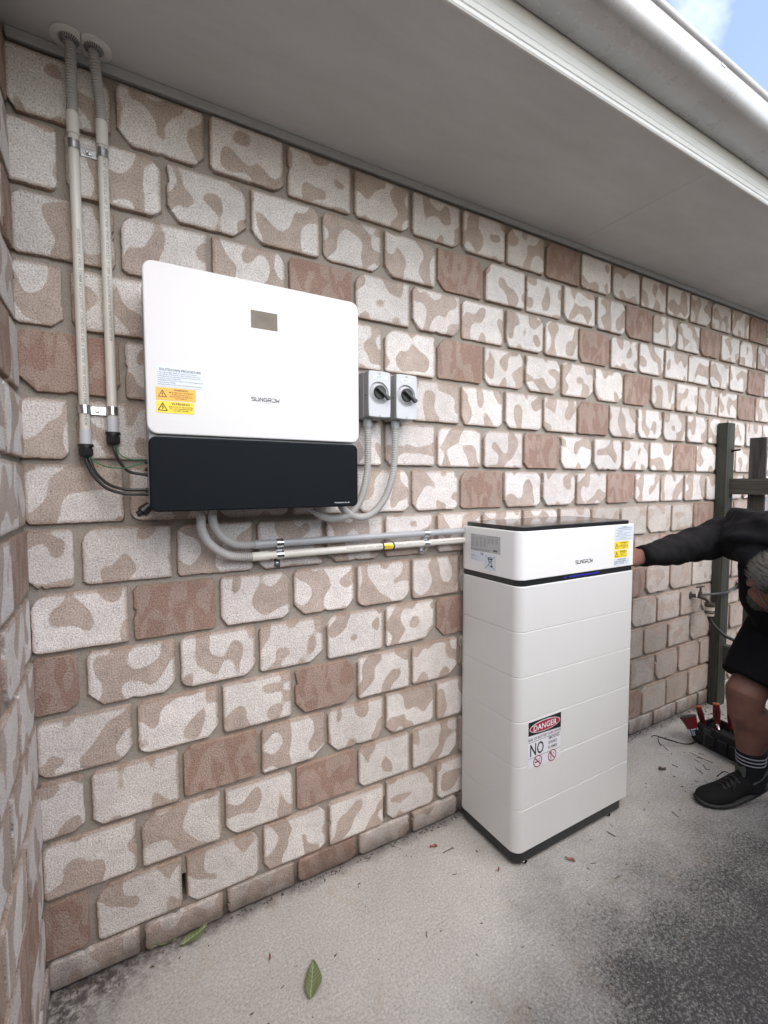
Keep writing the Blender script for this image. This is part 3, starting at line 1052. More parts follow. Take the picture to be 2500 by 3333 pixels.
def logo(parent, u0, u1, v0, v1, fr, d, w, bar=True):
    """squared off word mark, letter by letter"""
    L = {'S': [[(1, 1), (.05, 1), (.05, .55), (1, .5), (1, 0), (0, 0)]],
         'U': [[(0, 1), (0, 0), (1, 0), (1, 1)]],
         'N': [[(0, 0), (0, .85)], [(.12, 1), (.95, .02), (.95, 1)]],
         'G': [[(1, 1), (0, 1), (0, 0), (1, 0), (1, .5), (.55, .5)]],
         'R': [[(0, 0), (0, .7)], [(0, 1), (1, 1), (1, .45), (.25, .45), (1, 0)]],
         'O': [[(0, .25), (0, 0), (1, 0), (1, 1), (.15, 1)]],
         'W': [[(0, 1), (.15, 0), (.5, .6), (.85, 0), (1.05, 1)]]}
    mb = MB()
    n = 7
    cw = (u1 - u0) / (n * 1.0 + (n - 1) * 0.36)
    for i, ch in enumerate('SUNGROW'):
        uu = u0 + i * cw * 1.36
        for line in L[ch]:
            stroke(mb, [(uu + px * cw, v0 + py * (v1 - v0)) for px, py in line], w, fr, d)
    o = mb.build('logo', M['ink'], parent, smooth=0, fix=False)
    if bar:
        q = MB()
        stroke(q, [(u0 + (u1 - u0) * .28, v0 - (v1 - v0) * .5), (u0 + (u1 - u0) * .74, v0 - (v1 - v0) * .5)], w * .5, fr, d)
        q.build('logo_bar', M['stk_grey'], parent, smooth=0, fix=False)


logo(inv, 0.1912, 0.2700, 1.6475, 1.6567, XZ, YF - 0.0006, 0.0017)
lettering('Clean power for all', M['ink_white'], inv, XZ, 0.4405, 0.4905, 1.3530, 1.3580, YF + 0.0004, 'tagline')


def sticker(parent, u0, u1, v0, v1, fr, d, mat, th=-0.0006, name='sticker', label=None):
    b = MB()
    b.prism([(u0, v0), (u1, v0), (u1, v1), (u0, v1)], d, d + th, fr)
    o = b.build(name, mat, parent, smooth=0)
    if label:
        o['label'] = label
    return o


def lines(parent, rows, fr, u0, u1, vt, vb, d, mat, gap=0.35):
    """rows: list of (text, start fraction, end fraction)"""
    n = len(rows)
    h = (vt - vb) / n
    for i, (tx, a, c) in enumerate(rows):
        z1 = vt - i * h
        lettering(tx, mat, parent, fr, u0 + a * (u1 - u0), u0 + c * (u1 - u0), z1 - h * (1 - gap), z1, d)


def warn_triangle(parent, cu, cv, s, fr, d, w):
    mb = MB()
    tri = [(cu - s, cv - s * .8), (cu + s, cv - s * .8), (cu, cv + s * .95)]
    stroke(mb, tri, w, fr, d, True)
    stroke(mb, [(cu + s * .12, cv + s * .5), (cu - s * .16, cv - s * .02), (cu + s * .16, cv - s * .02), (cu - s * .04, cv - s * .55)], w * .8, fr, d)
    mb.build('warning_triangle', M['ink'], parent, smooth=0, fix=False)


s1 = sticker(inv, -0.0502, 0.0675, 1.6640, 1.7135, XZ, YF - 0.0001, M['sticker'], label='white shutdown procedure sticker')
lettering('SHUTDOWN PROCEDURE', M['ink'], s1, XZ, -0.041, 0.0588, 1.7040, 1.7100, YF - 0.0010)
lines(s1, [('1. Turn off the "Main Switch (Inverter)" at A.C. Isolator.', 0, .86), ('2. Turn off the "PV Array D.C. Isolator" located at the Inverter.', 0, .95),
           ('WARNING: Do not open plug and socket connectors or PV', 0, .94), ('array D.C. isolator under load.', 0, .5),
           ('WARNING: PV array D.C. Isolators do not de-energise the PV', 0, 1.0), ('array and array cabling.', 0, .38),
           ('Start-up procedure is the reverse of the Shutdown Procedure.', 0, .98)], XZ, -0.0455, 0.064, 1.7010, 1.6660, YF - 0.0010, M['ink'])
s2 = sticker(inv, -0.0505, 0.0447, 1.6295, 1.6615, XZ, YF - 0.0001, M['stk_orange'], label='orange warning sticker')
lettering('WARNING', M['ink'], s2, XZ, -0.008, 0.026, 1.6540, 1.6590, YF - 0.0010)
lines(s2, [('MULTIPLE D.C. SOURCES', 0, 1), ('TURN OFF ALL D.C.', .12, .86), ('ISOLATORS TO ISOLATE', .03, .97), ('EQUIPMENT', .26, .74)], XZ, -0.0195, 0.0375, 1.6515, 1.6315, YF - 0.0010, M['ink'])
warn_triangle(s2, -0.0352, 1.6455, 0.0095, XZ, YF - 0.0010, 0.0015)
s3 = sticker(inv, -0.0503, 0.0400, 1.5970, 1.6273, XZ, YF - 0.0001, M['stk_yellow'], label='yellow warning sticker')
lettering('WARNING', M['ink'], s3, XZ, -0.015, 0.029, 1.6180, 1.6245, YF - 0.0010)
lines(s3, [('ISOLATION OF THE INVERTER', 0, 1), ('WILL NOT DE-ENERGISE THE', .02, .98), ('BATTERY SYSTEM', .2, .8)], XZ, -0.021, 0.0365, 1.6150, 1.6005, YF - 0.0010, M['ink'])
warn_triangle(s3, -0.0355, 1.6117, 0.0105, XZ, YF - 0.0010, 0.002)

# dark cables from the glands into the side of the inverter
for pts, r, mat, lab in (
        ([(-0.2150, YC, 1.495), (-0.2120, -0.035, 1.477), (-0.1985, -0.055, 1.441), (-0.168, -0.075, 1.405), (-0.125, -0.085, 1.389), (-0.0735, -0.085, 1.387)], 0.0042, 'cable', 'outer of two black cables looping from the left gland into the inverter side'),
        ([(-0.2090, YC, 1.495), (-0.2030, -0.035, 1.476), (-0.188, -0.055, 1.441), (-0.160, -0.075, 1.413), (-0.122, -0.085, 1.4005), (-0.0735, -0.085, 1.3985)], 0.0042, 'cable', 'inner of two black cables looping from the left gland into the inverter side'),
        ([(-0.1490, YC, 1.530), (-0.1450, -0.035, 1.505), (-0.1350, -0.055, 1.477), (-0.1140, -0.075, 1.449), (-0.0735, -0.085, 1.440)], 0.0042, 'cable', 'single black cable curving from the right gland into the inverter side'),
        ([(-0.2070, YC, 1.493), (-0.190, -0.045, 1.474), (-0.160, -0.065, 1.460), (-0.118, -0.08, 1.459), (-0.0735, -0.085, 1.474)], 0.0017, 'green', 'thin green earth wire sagging from the left gland to the inverter'),
        ([(-0.1440, YC, 1.528), (-0.134, -0.05, 1.497), (-0.108, -0.07, 1.482), (-0.0735, -0.085, 1.4815)], 0.0017, 'green', 'thin green earth wire from the right gland to the inverter')):
    o = MB().tube(smooth_path(pts, 0.006), r, 10).build('cable', M[mat])
    tag(o, lab, 'cable')

# ------------------------------------------------------------------ the two isolator switches
def isolator(x0, lab, txt, wide):
    x1, z0, z1 = x0 + 0.0858, 1.6445, 1.8000
    yf = -0.100
    t = thing('isolator_switch', ((x0 + x1) / 2, yf, z0), lab, 'isolator switch', 'grey isolator switches beside the inverter')
    b = MB()
    b.prism(rrect(x0 - 0.001, x1 + 0.001, z0 - 0.0015, z1 + 0.0015, 0.005, 4), -0.008, -0.062, XZ, 0.0015)
    b.build('base', M['iso_base'], t)
    b = MB()
    b.prism(rrect(x0 + 0.0005, x1 - 0.0005, z0, z1, 0.005, 4), -0.0625, yf + 0.006, XZ, 0.001)
    b.build('body', M['iso_base'], t)
    # face plate with a round bite where the dish sits
    cu, cv, rb = x0 + 0.0405, 1.7260, 0.0385
    b = MB()
    n = 40
    inner = [(cu + rb * math.cos(2 * PI * k / n), cv + rb * math.sin(2 * PI * k / n)) for k in range(n)]
    outr = []
    for k in range(n):
        a = 2 * PI * k / n
        ca, sa = math.cos(a), math.sin(a)
        tt = min((x1 - cu) / ca if ca > 1e-6 else 9, (x0 - cu) / ca if ca < -1e-6 else 9, (z1 - cv) / sa if sa > 1e-6 else 9, (z0 - cv) / sa if sa < -1e-6 else 9)
        outr.append((cu + ca * tt, cv + sa * tt))
    # exact corners
    for cx_, cz_ in ((x0, z0), (x1, z0), (x1, z1), (x0, z1)):
        kb = min(range(n), key=lambda q: (outr[q][0] - cx_) ** 2 + (outr[q][1] - cz_) ** 2)
        outr[kb] = (cx_ + (0.0015 if cx_ == x0 else -0.0015), cz_ + (0.0015 if cz_ == z0 else -0.0015))
    vs = [(u, yf + 0.006, v) for u, v in outr] + [(u, yf + .0008, v) for u, v in outr] + [(cu + (u - cu) * .985, yf, cv + (v - cv) * .985) for u, v in outr] + [(u, yf, v) for u, v in inner] + [(cu + (u - cu) * .97, yf + 0.012, cv + (v - cv) * .97) for u, v in inner]
    fs = []
    for q in range(4):
        for k in range(n):
            j = (k + 1) % n
            fs.append((q * n + k, q * n + j, (q + 1) * n + j, (q + 1) * n + k))
    b.add(vs, fs)
    b.build('face_plate', M['iso'], t, smooth=25)
    # sloped dish and dial
    b = MB()
    vs = [(u, yf + 0.0125, v) for u, v in [(cu + (u - cu) * .968, cv + (v - cv) * .968) for u, v in inner]] + [(cu + (u - cu) * .66, yf - 0.002, cv + 0.002 + (v - cv) * .66) for u, v in inner]
    b.add(vs, [(k, (k + 1) % n, n + (k + 1) % n, n + k) for k in range(n)] + [tuple(n + k for k in range(n))])
    b.build('dish', M['iso_dish'], t, smooth=30)
    b = MB()
    b.tube([(cu + .0005, yf - 0.002, cv + .002), (cu + .0005, yf - 0.0085, cv + .002), (cu + .0005, yf - 0.0098, cv + .002)], [0.0232, 0.0232, 0.0222], 36)
    b.tube([(cu + .0005, yf - 0.0098, cv + .002), (cu + .0005, yf - 0.0103, cv + .002)], [0.0186, 0.0186], 36)
    b.build('dial', M['black'], t, smooth=25)
    b = MB()
    ang = math.radians(-36)
    ca, sa = math.cos(ang), math.sin(ang)
    ol = []
    for (p, w) in ((-0.021, 0.0042), (0.020, 0.0042), (0.030, 0.0060), (0.0385, 0.0064), (0.0395, 0.0045)):
        ol.append((p, -w))
    ol = ol + [(p, -w) for p, w in ol[::-1]]
    ol = [(p, w) for p, w in ol]
    b.prism([(cu + p * ca - w * sa, cv + .002 + p * sa + w * ca) for p, w in ol], yf - 0.010, yf - 0.0235, XZ, 0.0012, bev0=0)
    b.build('handle', M['handle'], t, smooth=20)
    s = sticker(t, x0 + 0.0165 if wide else x0 + 0.0185, x0 + 0.0735 if wide else x0 + 0.0590, 1.7720, 1.7855, XZ, yf - 0.0001, M['sticker'])
    lines(s, [('D.C. ISOLATOR', .28, .72), (txt, .3, .7)], XZ, x0 + 0.0165, x0 + 0.073 if wide else x0 + 0.062, 1.7827, 1.7750, yf - 0.0010, M['ink'])
    for zc in (1.7920, 1.6480):
        MB().tube([(x0 + 0.0425, yf - 0.0002, zc), (x0 + 0.0425, yf - 0.0009, zc)], 0.0038, 12).build('screw', M['iso_base'], t)
    b = MB()
    b.tube([(x0 - 0.0005, -0.080, 1.7190), (x0 - 0.0015, -0.080, 1.7190)], 0.0028, 10)
    b.build('padlock_hole', M['black'], t)


isolator(0.6105, 'left grey isolator switch box, partly behind the edge of the inverter', 'PV 1', True)
isolator(0.7210, 'right grey isolator switch box with a small white label', 'PV 2', False)


def flex_conduit(pts, gl, lab, grp):
    t = thing('flexible_conduit', pts[0], lab, 'flexible conduit', grp)
    b = MB()
    corrugated(b, pts, 0.0130)
    b.build('hose', M['flex'], t)
    g = MB()
    for (p, q, r) in gl:
        g.tube([p, q], r, 16)
    g.build('gland', M['iso_base'], t, smooth=30)


flex_conduit([(0.6320, -0.050, 1.6175), (0.6300, -0.055, 1.5455), (0.6240, -0.060, 1.4575), (0.598, -0.072, 1.3755), (0.560, -0.085, 1.3255), (0.515, -0.095, 1.3025), (0.455, -0.10, 1.3025), (0.405, -0.105, 1.3305), (0.398, -0.105, 1.3655)],
             [((0.6322, -0.050, 1.6450), (0.6322, -0.050, 1.6135), 0.0160)],
             'corrugated grey conduit looping from the left isolator behind the inverter corner', 'corrugated conduits from the isolators')
flex_conduit([(0.7450, -0.050, 1.6175), (0.7430, -0.052, 1.5315), (0.7290, -0.056, 1.4405), (0.6930, -0.062, 1.3605), (0.6430, -0.07, 1.3130), (0.5930, -0.08, 1.2985), (0.5460, -0.09, 1.3085), (0.5080, -0.10, 1.3355), (0.498, -0.105, 1.3655)],
             [((0.7452, -0.050, 1.6450), (0.7452, -0.050, 1.6135), 0.0160)],
             'corrugated grey conduit in a wide loop from the right isolator to the inverter', 'corrugated conduits from the isolators')

# ------------------------------------------------------------------ the two horizontal conduits to the battery
YH = -0.045


def run_conduit(z, x0, mat, flexpts, lab):
    t = thing('conduit', (x0, YH, z), lab, 'conduit', 'conduits running along the wall to the battery')
    b = MB()
    corrugated(b, flexpts, 0.0132)
    b.build('flexible_sleeve', M['flex'], t)
    MB().tube([(x0 - 0.002, YH, z), (x0 + 0.052, YH, z), (x0 + 0.053, YH, z)], [0.0143, 0.0143, 0.0128], 20).build('coupling', M[mat], t)
    MB().tube([(x0 + 0.045, YH, z), (1.088, YH, z)], 0.0124, 20).build('rigid_pipe', M[mat], t)
    return t


run_conduit(1.2230, 0.2295, 'grey_pvc', [(0.0950, -0.105, 1.3655), (0.0935, -0.105, 1.3255), (0.1010, -0.085, 1.2935), (0.1290, -0.062, 1.2535), (0.1680, -0.05, 1.2290), (0.2050, YH, 1.2233), (0.2310, YH, 1.2230)],
            'upper mid grey conduit along the wall between inverter and battery')
cc = run_conduit(1.1850, 0.2215, 'cream_pvc', [(0.0640, -0.105, 1.3655), (0.0630, -0.105, 1.3255), (0.0665, -0.09, 1.2815), (0.0910, -0.07, 1.2365), (0.1375, -0.055, 1.2000), (0.1780, YH, 1.1880), (0.2240, YH, 1.1850)],
                 'lower cream conduit with printed lettering between inverter and battery')
for tx, a, c in (('POLEWAVE 14307 25MM', .545, .692), ('ELECTRICAL CONDUIT HD T SOLAR', .738, .868), ('AS/NZS 61386 PWSHDR25 07.04', .905, 1.065)):
    lettering(tx, M['pipe_ink'], cc, lambda u, v, d: (u, YH - math.sqrt(max(0, .0129 ** 2 - v * v)), 1.1850 + v), a, c, 0.0005, 0.0070, 0)
tt = thing('cable_tag', (0.713, YH, 1.1855), 'small yellow printed tag tied round the cream conduit with black ties', 'tag')
b = MB()
vs, fs = [], []
for i, xx in enumerate((0.692, 0.732)):
    for k in range(9):
        a = -0.7 + 1.4 * k / 8
        vs.append((xx, YH - 0.0136 * math.cos(a), 1.1850 + 0.0136 * math.sin(a)))
b.add(vs, [(k, k + 1, 9 + k + 1, 9 + k) for k in range(8)])
b.build('label', M['stk_yellow'], tt, fix=False)
lettering('BATTERY D.C.', M['ink'], tt, lambda u, v, d: (u, YH - math.sqrt(max(0, .0141 ** 2 - v * v)), 1.1850 + v), .696, .728, -0.0028, 0.0034, 0)
for xx in (0.690, 0.734):
    MB().tube([(xx, YH, 1.1850), (xx + 0.0045, YH, 1.1850)], 0.0148, 16).build('cable_tie', M['black'], tt)
for xx, lab in ((0.309, 'left zinc clip pair holding the grey and cream wall conduits'), (0.886, 'right zinc clip pair holding the grey and cream wall conduits near the battery')):
    t = thing('pipe_clip', (xx, YH, 1.1755), lab, 'pipe clip', 'zinc pipe clips on the wall conduits')
    for zc in (1.2230, 1.1850):
        b = MB()
        saddle_band(b, (xx, YH, zc), 'x', 0.0137, 0.022)
        b.build('strap', M['steel'], t, smooth=40)
    b = MB()
    b.prism(rrect(xx - 0.010, xx + 0.010, 1.1375, 1.1715, 0.004, 3), -0.013, -0.0155, XZ, 0.0008)
    b.build('foot_plate', M['steel'], t)
    b = MB()
    b.prism(rrect(xx - 0.010, xx + 0.010, 1.1990, 1.2105, 0.001, 1), -0.038, -0.042, XZ, 0.0006)
    b.build('link_plate', M['steel'], t)
    MB().tube([(xx, -0.0155, 1.1525), (xx, -0.019, 1.1525), (xx, -0.0205, 1.1525)], [0.0052, 0.0052, 0.003], 12).build('screw', M['steel'], t)
    MB().tube([(xx, -0.042, 1.2040), (xx, -0.045, 1.2040)], [0.0035, 0.0028], 10).build('screw', M['steel'], t)

# ------------------------------------------------------------------ battery cabinet
BX0, BX1, BY0, BY1 = 1.072, 1.738, -0.351, -0.020
bat = thing('battery_cabinet', ((BX0 + BX1) / 2, (BY0 + BY1) / 2, 0.0), 'tall white stacked battery cabinet standing on the concrete path against the wall', 'battery cabinet')
oc = rrect(BX0, BX1, BY0, BY1, (0.037, 0.011, 0.03, 0.037), 10)
inn = rrect(BX0 + 0.004, BX1 - 0.004, BY0 + 0.004, BY1 - 0.004, (0.033, 0.008, 0.027, 0.033), 10)
zl = [0.058, 0.2195, 0.3850, 0.5515, 0.7165, 0.8825, 1.0475]
for a, c in zip(zl, zl[1:]):
    b = MB()
    b.prism(oc, a + 0.0004, c - 0.0004, XY, 0.0034, bev0=0.0012)
    b.build('battery_module', M['batt'], bat)
b = MB()
b.prism(rrect(BX0 + 0.006, BX1 - 0.020, BY0 + 0.005, BY1 - 0.01, 0.037, 8), 0.0155, 0.0582, XY, 0.003, bev0=0.003)
b.build('base', M['band'], bat)
b = MB()
b.prism(inn, 1.0470, 1.0700, XY, 0.001)
b.build('control_band', M['band'], bat)
b = MB()
b.prism(oc, 1.0690, 1.2440, XY, 0.0030, bev0=0.003)
b.build('head_cover', M['head'], bat)
b = MB()
b.prism(rrect(BX0 + 0.010, BX1 - 0.024, BY0 + 0.006, BY1 - 0.014, (0.034, 0.014, 0.028, 0.034), 10), 1.2435, 1.2600, XY, 0.0022, bev0=0)
b.build('lid', M['lid'], bat)
for (x, y) in ((BX0 + 0.056, BY0 + 0.017), (BX1 - 0.115, BY0 + 0.017), (BX0 + 0.058, BY1 - 0.045), (BX1 - 0.115, BY1 - 0.045)):
    b = MB()
    b.tube([(x, y, 0.0), (x, y, 0.003), (x, y, 0.0075), (x, y, 0.008)], [0.0135, 0.0145, 0.0145, 0.011], 20)
    b.tube([(x, y, 0.008), (x, y, 0.020)], 0.006, 10)
    b.build('foot', M['steel'], bat)
for (yy) in (-0.110, -0.2545):
    b = MB()
    b.prism(rrect(-yy - 0.008, -yy + 0.008, 1.052, 1.066, 0.003, 3), BX0 + 0.0042, BX0 + 0.0025, side_frame(0), 0.0006)
    b.build('band_catch', M['band'], bat)
b = MB()
b.prism(rrect(1.3370, 1.5170, 1.0562, 1.0612, 0.0022, 3), BY0 + 0.0045, BY0 + 0.0030, XZ, 0.0006)
b.build('status_light', M['led'], bat)
b = MB()
b.prism(rrect(1.3080, 1.3230, 1.0562, 1.0612, 0.0022, 3), BY0 + 0.0045, BY0 + 0.0030, XZ, 0.0006)
b.build('status_light', M['led'], bat)
logo(bat, 1.3670, 1.4675, 1.1060, 1.1185, XZ, BY0 - 0.0006, 0.0021, bar=False)

# stickers on the front of the head cover
D1, D2 = BY0 - 0.0001, BY0 - 0.0010
s = sticker(bat, 1.6030, 1.7270, 1.1768, 1.2385, XZ, D1, M['sticker'], label='white battery shutdown procedure sticker')
lines(s, [('BATTERY', .36, .64), ('SHUTDOWN PROCEDURE', .2, .86)], XZ, 1.603, 1.727, 1.2365, 1.2250, D2, M['ink'])
lines(s, [('1. Turn off the Main Switch Inverter Supply located', 0, .95), ('switchboard.', .15, .4), ('2. Turn off the battery circuit breaker located at', 0, .88), ('side of battery system.', .08, .7),
          ('WARNING: do not open plug and socket connectors', 0, .96), ('under load.', .25, .6), ('Start-up procedure is the reverse of shutdown.', 0, .9)], XZ, 1.609, 1.722, 1.2235, 1.1800, D2, M['ink_soft'])
s = sticker(bat, 1.6035, 1.6975, 1.1420, 1.1745, XZ, D1, M['stk_yellow'], label='upper yellow warning sticker')
lettering('WARNING', M['ink'], s, XZ, 1.640, 1.686, 1.1665, 1.1725, D2)
lines(s, [('DUAL SUPPLY', .2, .8), ('ISOLATE BOTH NORMAL AND', 0, 1), ('BATTERY SUPPLIES BEFORE', .02, .98), ('WORKING', .3, .7)], XZ, 1.632, 1.694, 1.1645, 1.1450, D2, M['ink_soft'])
warn_triangle(s, 1.6180, 1.1575, 0.0105, XZ, D2, 0.0018)
s = sticker(bat, 1.6040, 1.6880, 1.1080, 1.1390, XZ, D1, M['stk_yellow'], label='lower yellow warning sticker')
lettering('WARNING', M['ink'], s, XZ, 1.636, 1.684, 1.1310, 1.1370, D2)
lines(s, [('SHOCK HAZARD', .15, .85), ('LIVE D.C.', .25, .75), ('BATTERY SYSTEM', .05, .95)], XZ, 1.634, 1.684, 1.1290, 1.1110, D2, M['ink_soft'])
warn_triangle(s, 1.6180, 1.1225, 0.0105, XZ, D2, 0.0018)
s = sticker(bat, 1.6030, 1.7040, 1.0765, 1.1058, XZ, D1, M['sticker'], label='small white battery supply sticker')
lines(s, [('BATTERY SUPPLY', .22, .8), ('SHORT CIRCUIT CURRENT ...... A', 0, .95), ('MAX D.C. VOLTAGE ...... V', 0, .85)], XZ, 1.606, 1.701, 1.1035, 1.0790, D2, M['ink'])

# stickers on the left side of the head cover (u = -y)
SF = side_frame(BX0)
X1_, X2_ = BX0 - 0.0001, BX0 - 0.0010
s = sticker(bat, 0.0910, 0.2550, 1.1515, 1.2168, SF, X1_, M['stk_grey'], label='silver rating plate sticker')
rows = []
lettering('SUNGROW', M['ink'], s, SF, 0.095, 0.116, 1.2115, 1.2148, X2_)
lettering('Battery system specification', M['ink_soft'], s, SF, 0.185, 0.250, 1.2118, 1.2145, X2_)
for i in range(9):
    z = 1.2070 - i * 0.0043
    lettering(('Nominal voltage', 'Rated capacity', 'Operating range', 'Max. current', 'Short circuit current', 'Enclosure', 'Temperature', 'Weight', 'Serial number')[i], M['ink_soft'], s, SF, 0.095, 0.112 + (i % 3) * .003, z - 0.0028, z, X2_)
    for j in range(6 if i < 5 else 3):
        lettering(('256 V', '16 kWh', '30 A', '192 V', '9.6 kWh', '320 V')[(i + j) % 6], M['ink_soft'], s, SF, 0.123 + j * 0.0215, 0.135 + j * 0.0215, z - 0.0028, z, X2_)
q = MB()
for i in range(9):
    cu = 0.0985 + i * 0.0118
    if i in (2, 3):
        stroke(q, [(cu - .0035, 1.1555), (cu + .0035, 1.1555), (cu, 1.1615)], 0.0014, SF, X2_, True)
    else:
        stroke(q, circle(cu, 1.1585, 0.0027, n=10), 0.0013, SF, X2_, True)
q.build('approval_marks', M['ink_soft'], s, smooth=0, fix=False)
b = MB()
b.prism([(0.218, 1.1585), (0.2405, 1.1585), (0.2405, 1.1655), (0.218, 1.1655)], X2_, X2_ - .0002, SF)
b.build('printed_block', M['ink_soft'], s, smooth=0)
s = sticker(bat, 0.0930, 0.1680, 1.1130, 1.1490, SF, X1_, M['sticker'], label='white manufacturer details sticker')
lettering('CE', M['ink'], s, SF, 0.1490, 0.1660, 1.1385, 1.1470, X2_)
lines(s, [('Manufacturer', 0, .3), ('Power Supply Co. Ltd', 0, .5), ('1699 Road, High-tech District', 0, .75), ('Importer', 0, .2), ('Level 2, 24 Street', 0, .45), ('Contact details', 0, .6)], SF, 0.096, 0.160, 1.1365, 1.1160, X2_, M['ink_soft'])
s = sticker(bat, 0.1715, 0.2340, 1.0878, 1.1452, SF, BX0 - 0.0007, M['sticker'], label='white sticker with a crossed out wheeled bin')
q = MB()
c0, z0 = 0.2035, 1.1165
stroke(q, [(c0 - .0095, z0 + .010), (c0 - .0065, z0 - .014), (c0 + .0055, z0 - .014), (c0 + .0095, z0 + .010)], 0.0018, SF, BX0 - 0.0017, True)
stroke(q, [(c0 - .012, z0 + .0125), (c0 - .008, z0 + .0175), (c0 + .008, z0 + .0175), (c0 + .012, z0 + .0125)], 0.0024, SF, BX0 - 0.0017, True)
stroke(q, [(c0 - .003, z0 + .002), (c0 + .005, z0 + .002)], 0.0028, SF, BX0 - 0.0017)
stroke(q, [(c0 - .025, z0 + .025), (c0 + .024, z0 - .026)], 0.0014, SF, BX0 - 0.0019)
stroke(q, [(c0 + .024, z0 + .025), (c0 - .025, z0 - .026)], 0.0014, SF, BX0 - 0.0019)
q.add([SF(u, v, BX0 - 0.0018) for u, v in circle(c0 + .0075, z0 - .0155, 0.0042, n=16)], [tuple(range(16))])
q.build('bin_symbol', M['ink'], s, smooth=0, fix=False)

# danger sign on the modules
s = sticker(bat, 1.1270, 1.3005, 0.3670, 0.5435, XZ, D1, plain("clear_label", (0.66, 0.66, 0.70), 0.35, var=0.02), label='danger sign sticker')
b = MB()
b.prism([(1.1270, 0.4925), (1.3005, 0.4845), (1.3005, 0.5435), (1.1270, 0.5435)], BY0 - .0007, BY0 - .0010, XZ)
b.build('black_panel', M['ink'], s, smooth=0)
b = MB()
b.prism(circle(1.2138, 0.5160, 0.0815, 0.0215, 40), BY0 - .0010, BY0 - .0013, XZ)
b.build('white_oval', M['ink_white'], s, smooth=0)
b = MB()
b.prism(circle(1.2138, 0.5160, 0.0790, 0.0192, 40), BY0 - .0013, BY0 - .0016, XZ)
b.build('red_oval', M['red_ink'], s, smooth=0)
lettering('DANGER', M['ink_white'], s, XZ, 1.1525, 1.2755, 0.5050, 0.5268, BY0 - .0020)
lettering('RISK OF BATTERY EXPLOSION', M['ink'], s, XZ, 1.1275, 1.3000, 0.4715, 0.4815, D2)
q = MB()
for zz in (0.4665, 0.4060):
    stroke(q, [(1.1290, zz), (1.2985, zz)], 0.0014, XZ, D2)
q.build('rule', M['ink'], s, smooth=0, fix=False)
lettering('NO', M['ink'], s, XZ, 1.1370, 1.2080, 0.4120, 0.4595, D2)
for i, w in enumerate(('SMOKING', 'SPARKS', 'FLAMES')):
    lettering(w, M['ink'], s, XZ, 1.2330, 1.2330 + (0.060, 0.046, 0.048)[i], 0.4530 - i * 0.0185, 0.4645 - i * 0.0185, D2)
for cu in (1.1770, 1.2545):
    q = MB()
    ring = circle(cu, 0.3868, 0.0228, 0.0228, 36)
    rin = circle(cu, 0.3868, 0.0190, 0.0190, 36)
    q.add([XZ(u, v, BY0 - .0013) for u, v in ring + rin], [(k, (k + 1) % 36, 36 + (k + 1) % 36, 36 + k) for k in range(36)])
    stroke(q, [(cu - .0142, 0.3868 + .0142), (cu + .0142, 0.3868 - .0142)], 0.0042, XZ, BY0 - .0014)
    q.build('prohibition_ring', M['red_ink'], s, smooth=0, fix=False)
q = MB()
stroke(q, [(1.1640, 0.3845), (1.1790, 0.3845)], 0.0044, XZ, D2)
stroke(q, [(1.1800, 0.3845), (1.1900, 0.3845)], 0.0022, XZ, D2)
stroke(q, [(1.1850, 0.3885), (1.1880, 0.3930), (1.1840, 0.3965), (1.1800, 0.3925), (1.1770, 0.3960)], 0.0010, XZ, D2)
q.build('cigarette_symbol', M['ink'], s, smooth=0, fix=False)
q = MB()
stroke(q, [(1.2490, 0.3740), (1.2470, 0.3830), (1.2510, 0.3900), (1.2500, 0.3985)], 0.0026, XZ, D2)
stroke(q, [(1.2640, 0.3900), (1.2600, 0.3960)], 0.0018, XZ, D2)
stroke(q, [(1.2470, 0.3990), (1.2520, 0.4010)], 0.0036, XZ, D2)
q.build('match_symbol', M['ink'], s, smooth=0, fix=False)

# ------------------------------------------------------------------ tap, hose and pipe
tp = thing('garden_tap', (2.88, 0, 0.73), 'tarnished brass garden tap on the wall beside the timber post', 'tap')
zt0 = 0.731
tx0 = 2.875
b = MB()
b.tube([(tx0, -0.006, zt0), (tx0 + .001, -0.012, zt0), (tx0 + .003, -0.016, zt0)], [0.026, 0.026, 0.013], 18)
b.tube([(tx0 + .002, -0.012, zt0), (tx0 + .010, -0.052, zt0), (tx0 + .018, -0.085, zt0 - .006), (tx0 + .021, -0.100, zt0 - .020), (tx0 + .022, -0.104, zt0 - .032)], [0.0105, 0.0125, 0.0135, 0.012, 0.0115], 14)
b.tube([(tx0 + .011, -0.058, zt0), (tx0 + .011, -0.058, zt0 + .030)], [0.0125, 0.0095], 8)
b.build('body', M['bronze'], tp)
b = MB()
b.tube([(tx0 + .007, -0.040, zt0), (tx0 + .0085, -0.045, zt0)], [0.0138, 0.0138], 14)
b.build('thread_tape', M['ink_white'], tp)
b = MB()
b.tube([(tx0 + .011, -0.058, zt0 + .028), (tx0 + .011, -0.058, zt0 + .058)], [0.005, 0.005], 8)
b.tube([(tx0 - .019, -0.052, zt0 + .059), (tx0 + .011, -0.058, zt0 + .061), (tx0 + .041, -0.064, zt0 + .059)], [0.0055, 0.0062, 0.0055], 8)
b.build('handle', M['bronze'], tp)
b = MB()
hx, hy = tx0 + .024, -0.106
MB().tube([(hx, hy, zt0 - .030), (hx, hy, zt0 - .052)], [.0265, .0265], 16).build('connector_ring', M['bronze'], tp)
MB().tube([(hx, hy, zt0 - .074), (hx, hy, zt0 - .080)], [.0245, .0245], 16).build('connector_ring', M['bronze'], tp)
MB().tube([(hx, hy, zt0 - .084), (hx, hy, zt0 - .091)], [.0262, .0262], 16).build('connector_ring', M['bronze'], tp)
MB().tube([(hx, hy, zt0 - .052), (hx, hy, zt0 - .074)], [.0258, .0252], 16).build('connector', M['fit'], tp)
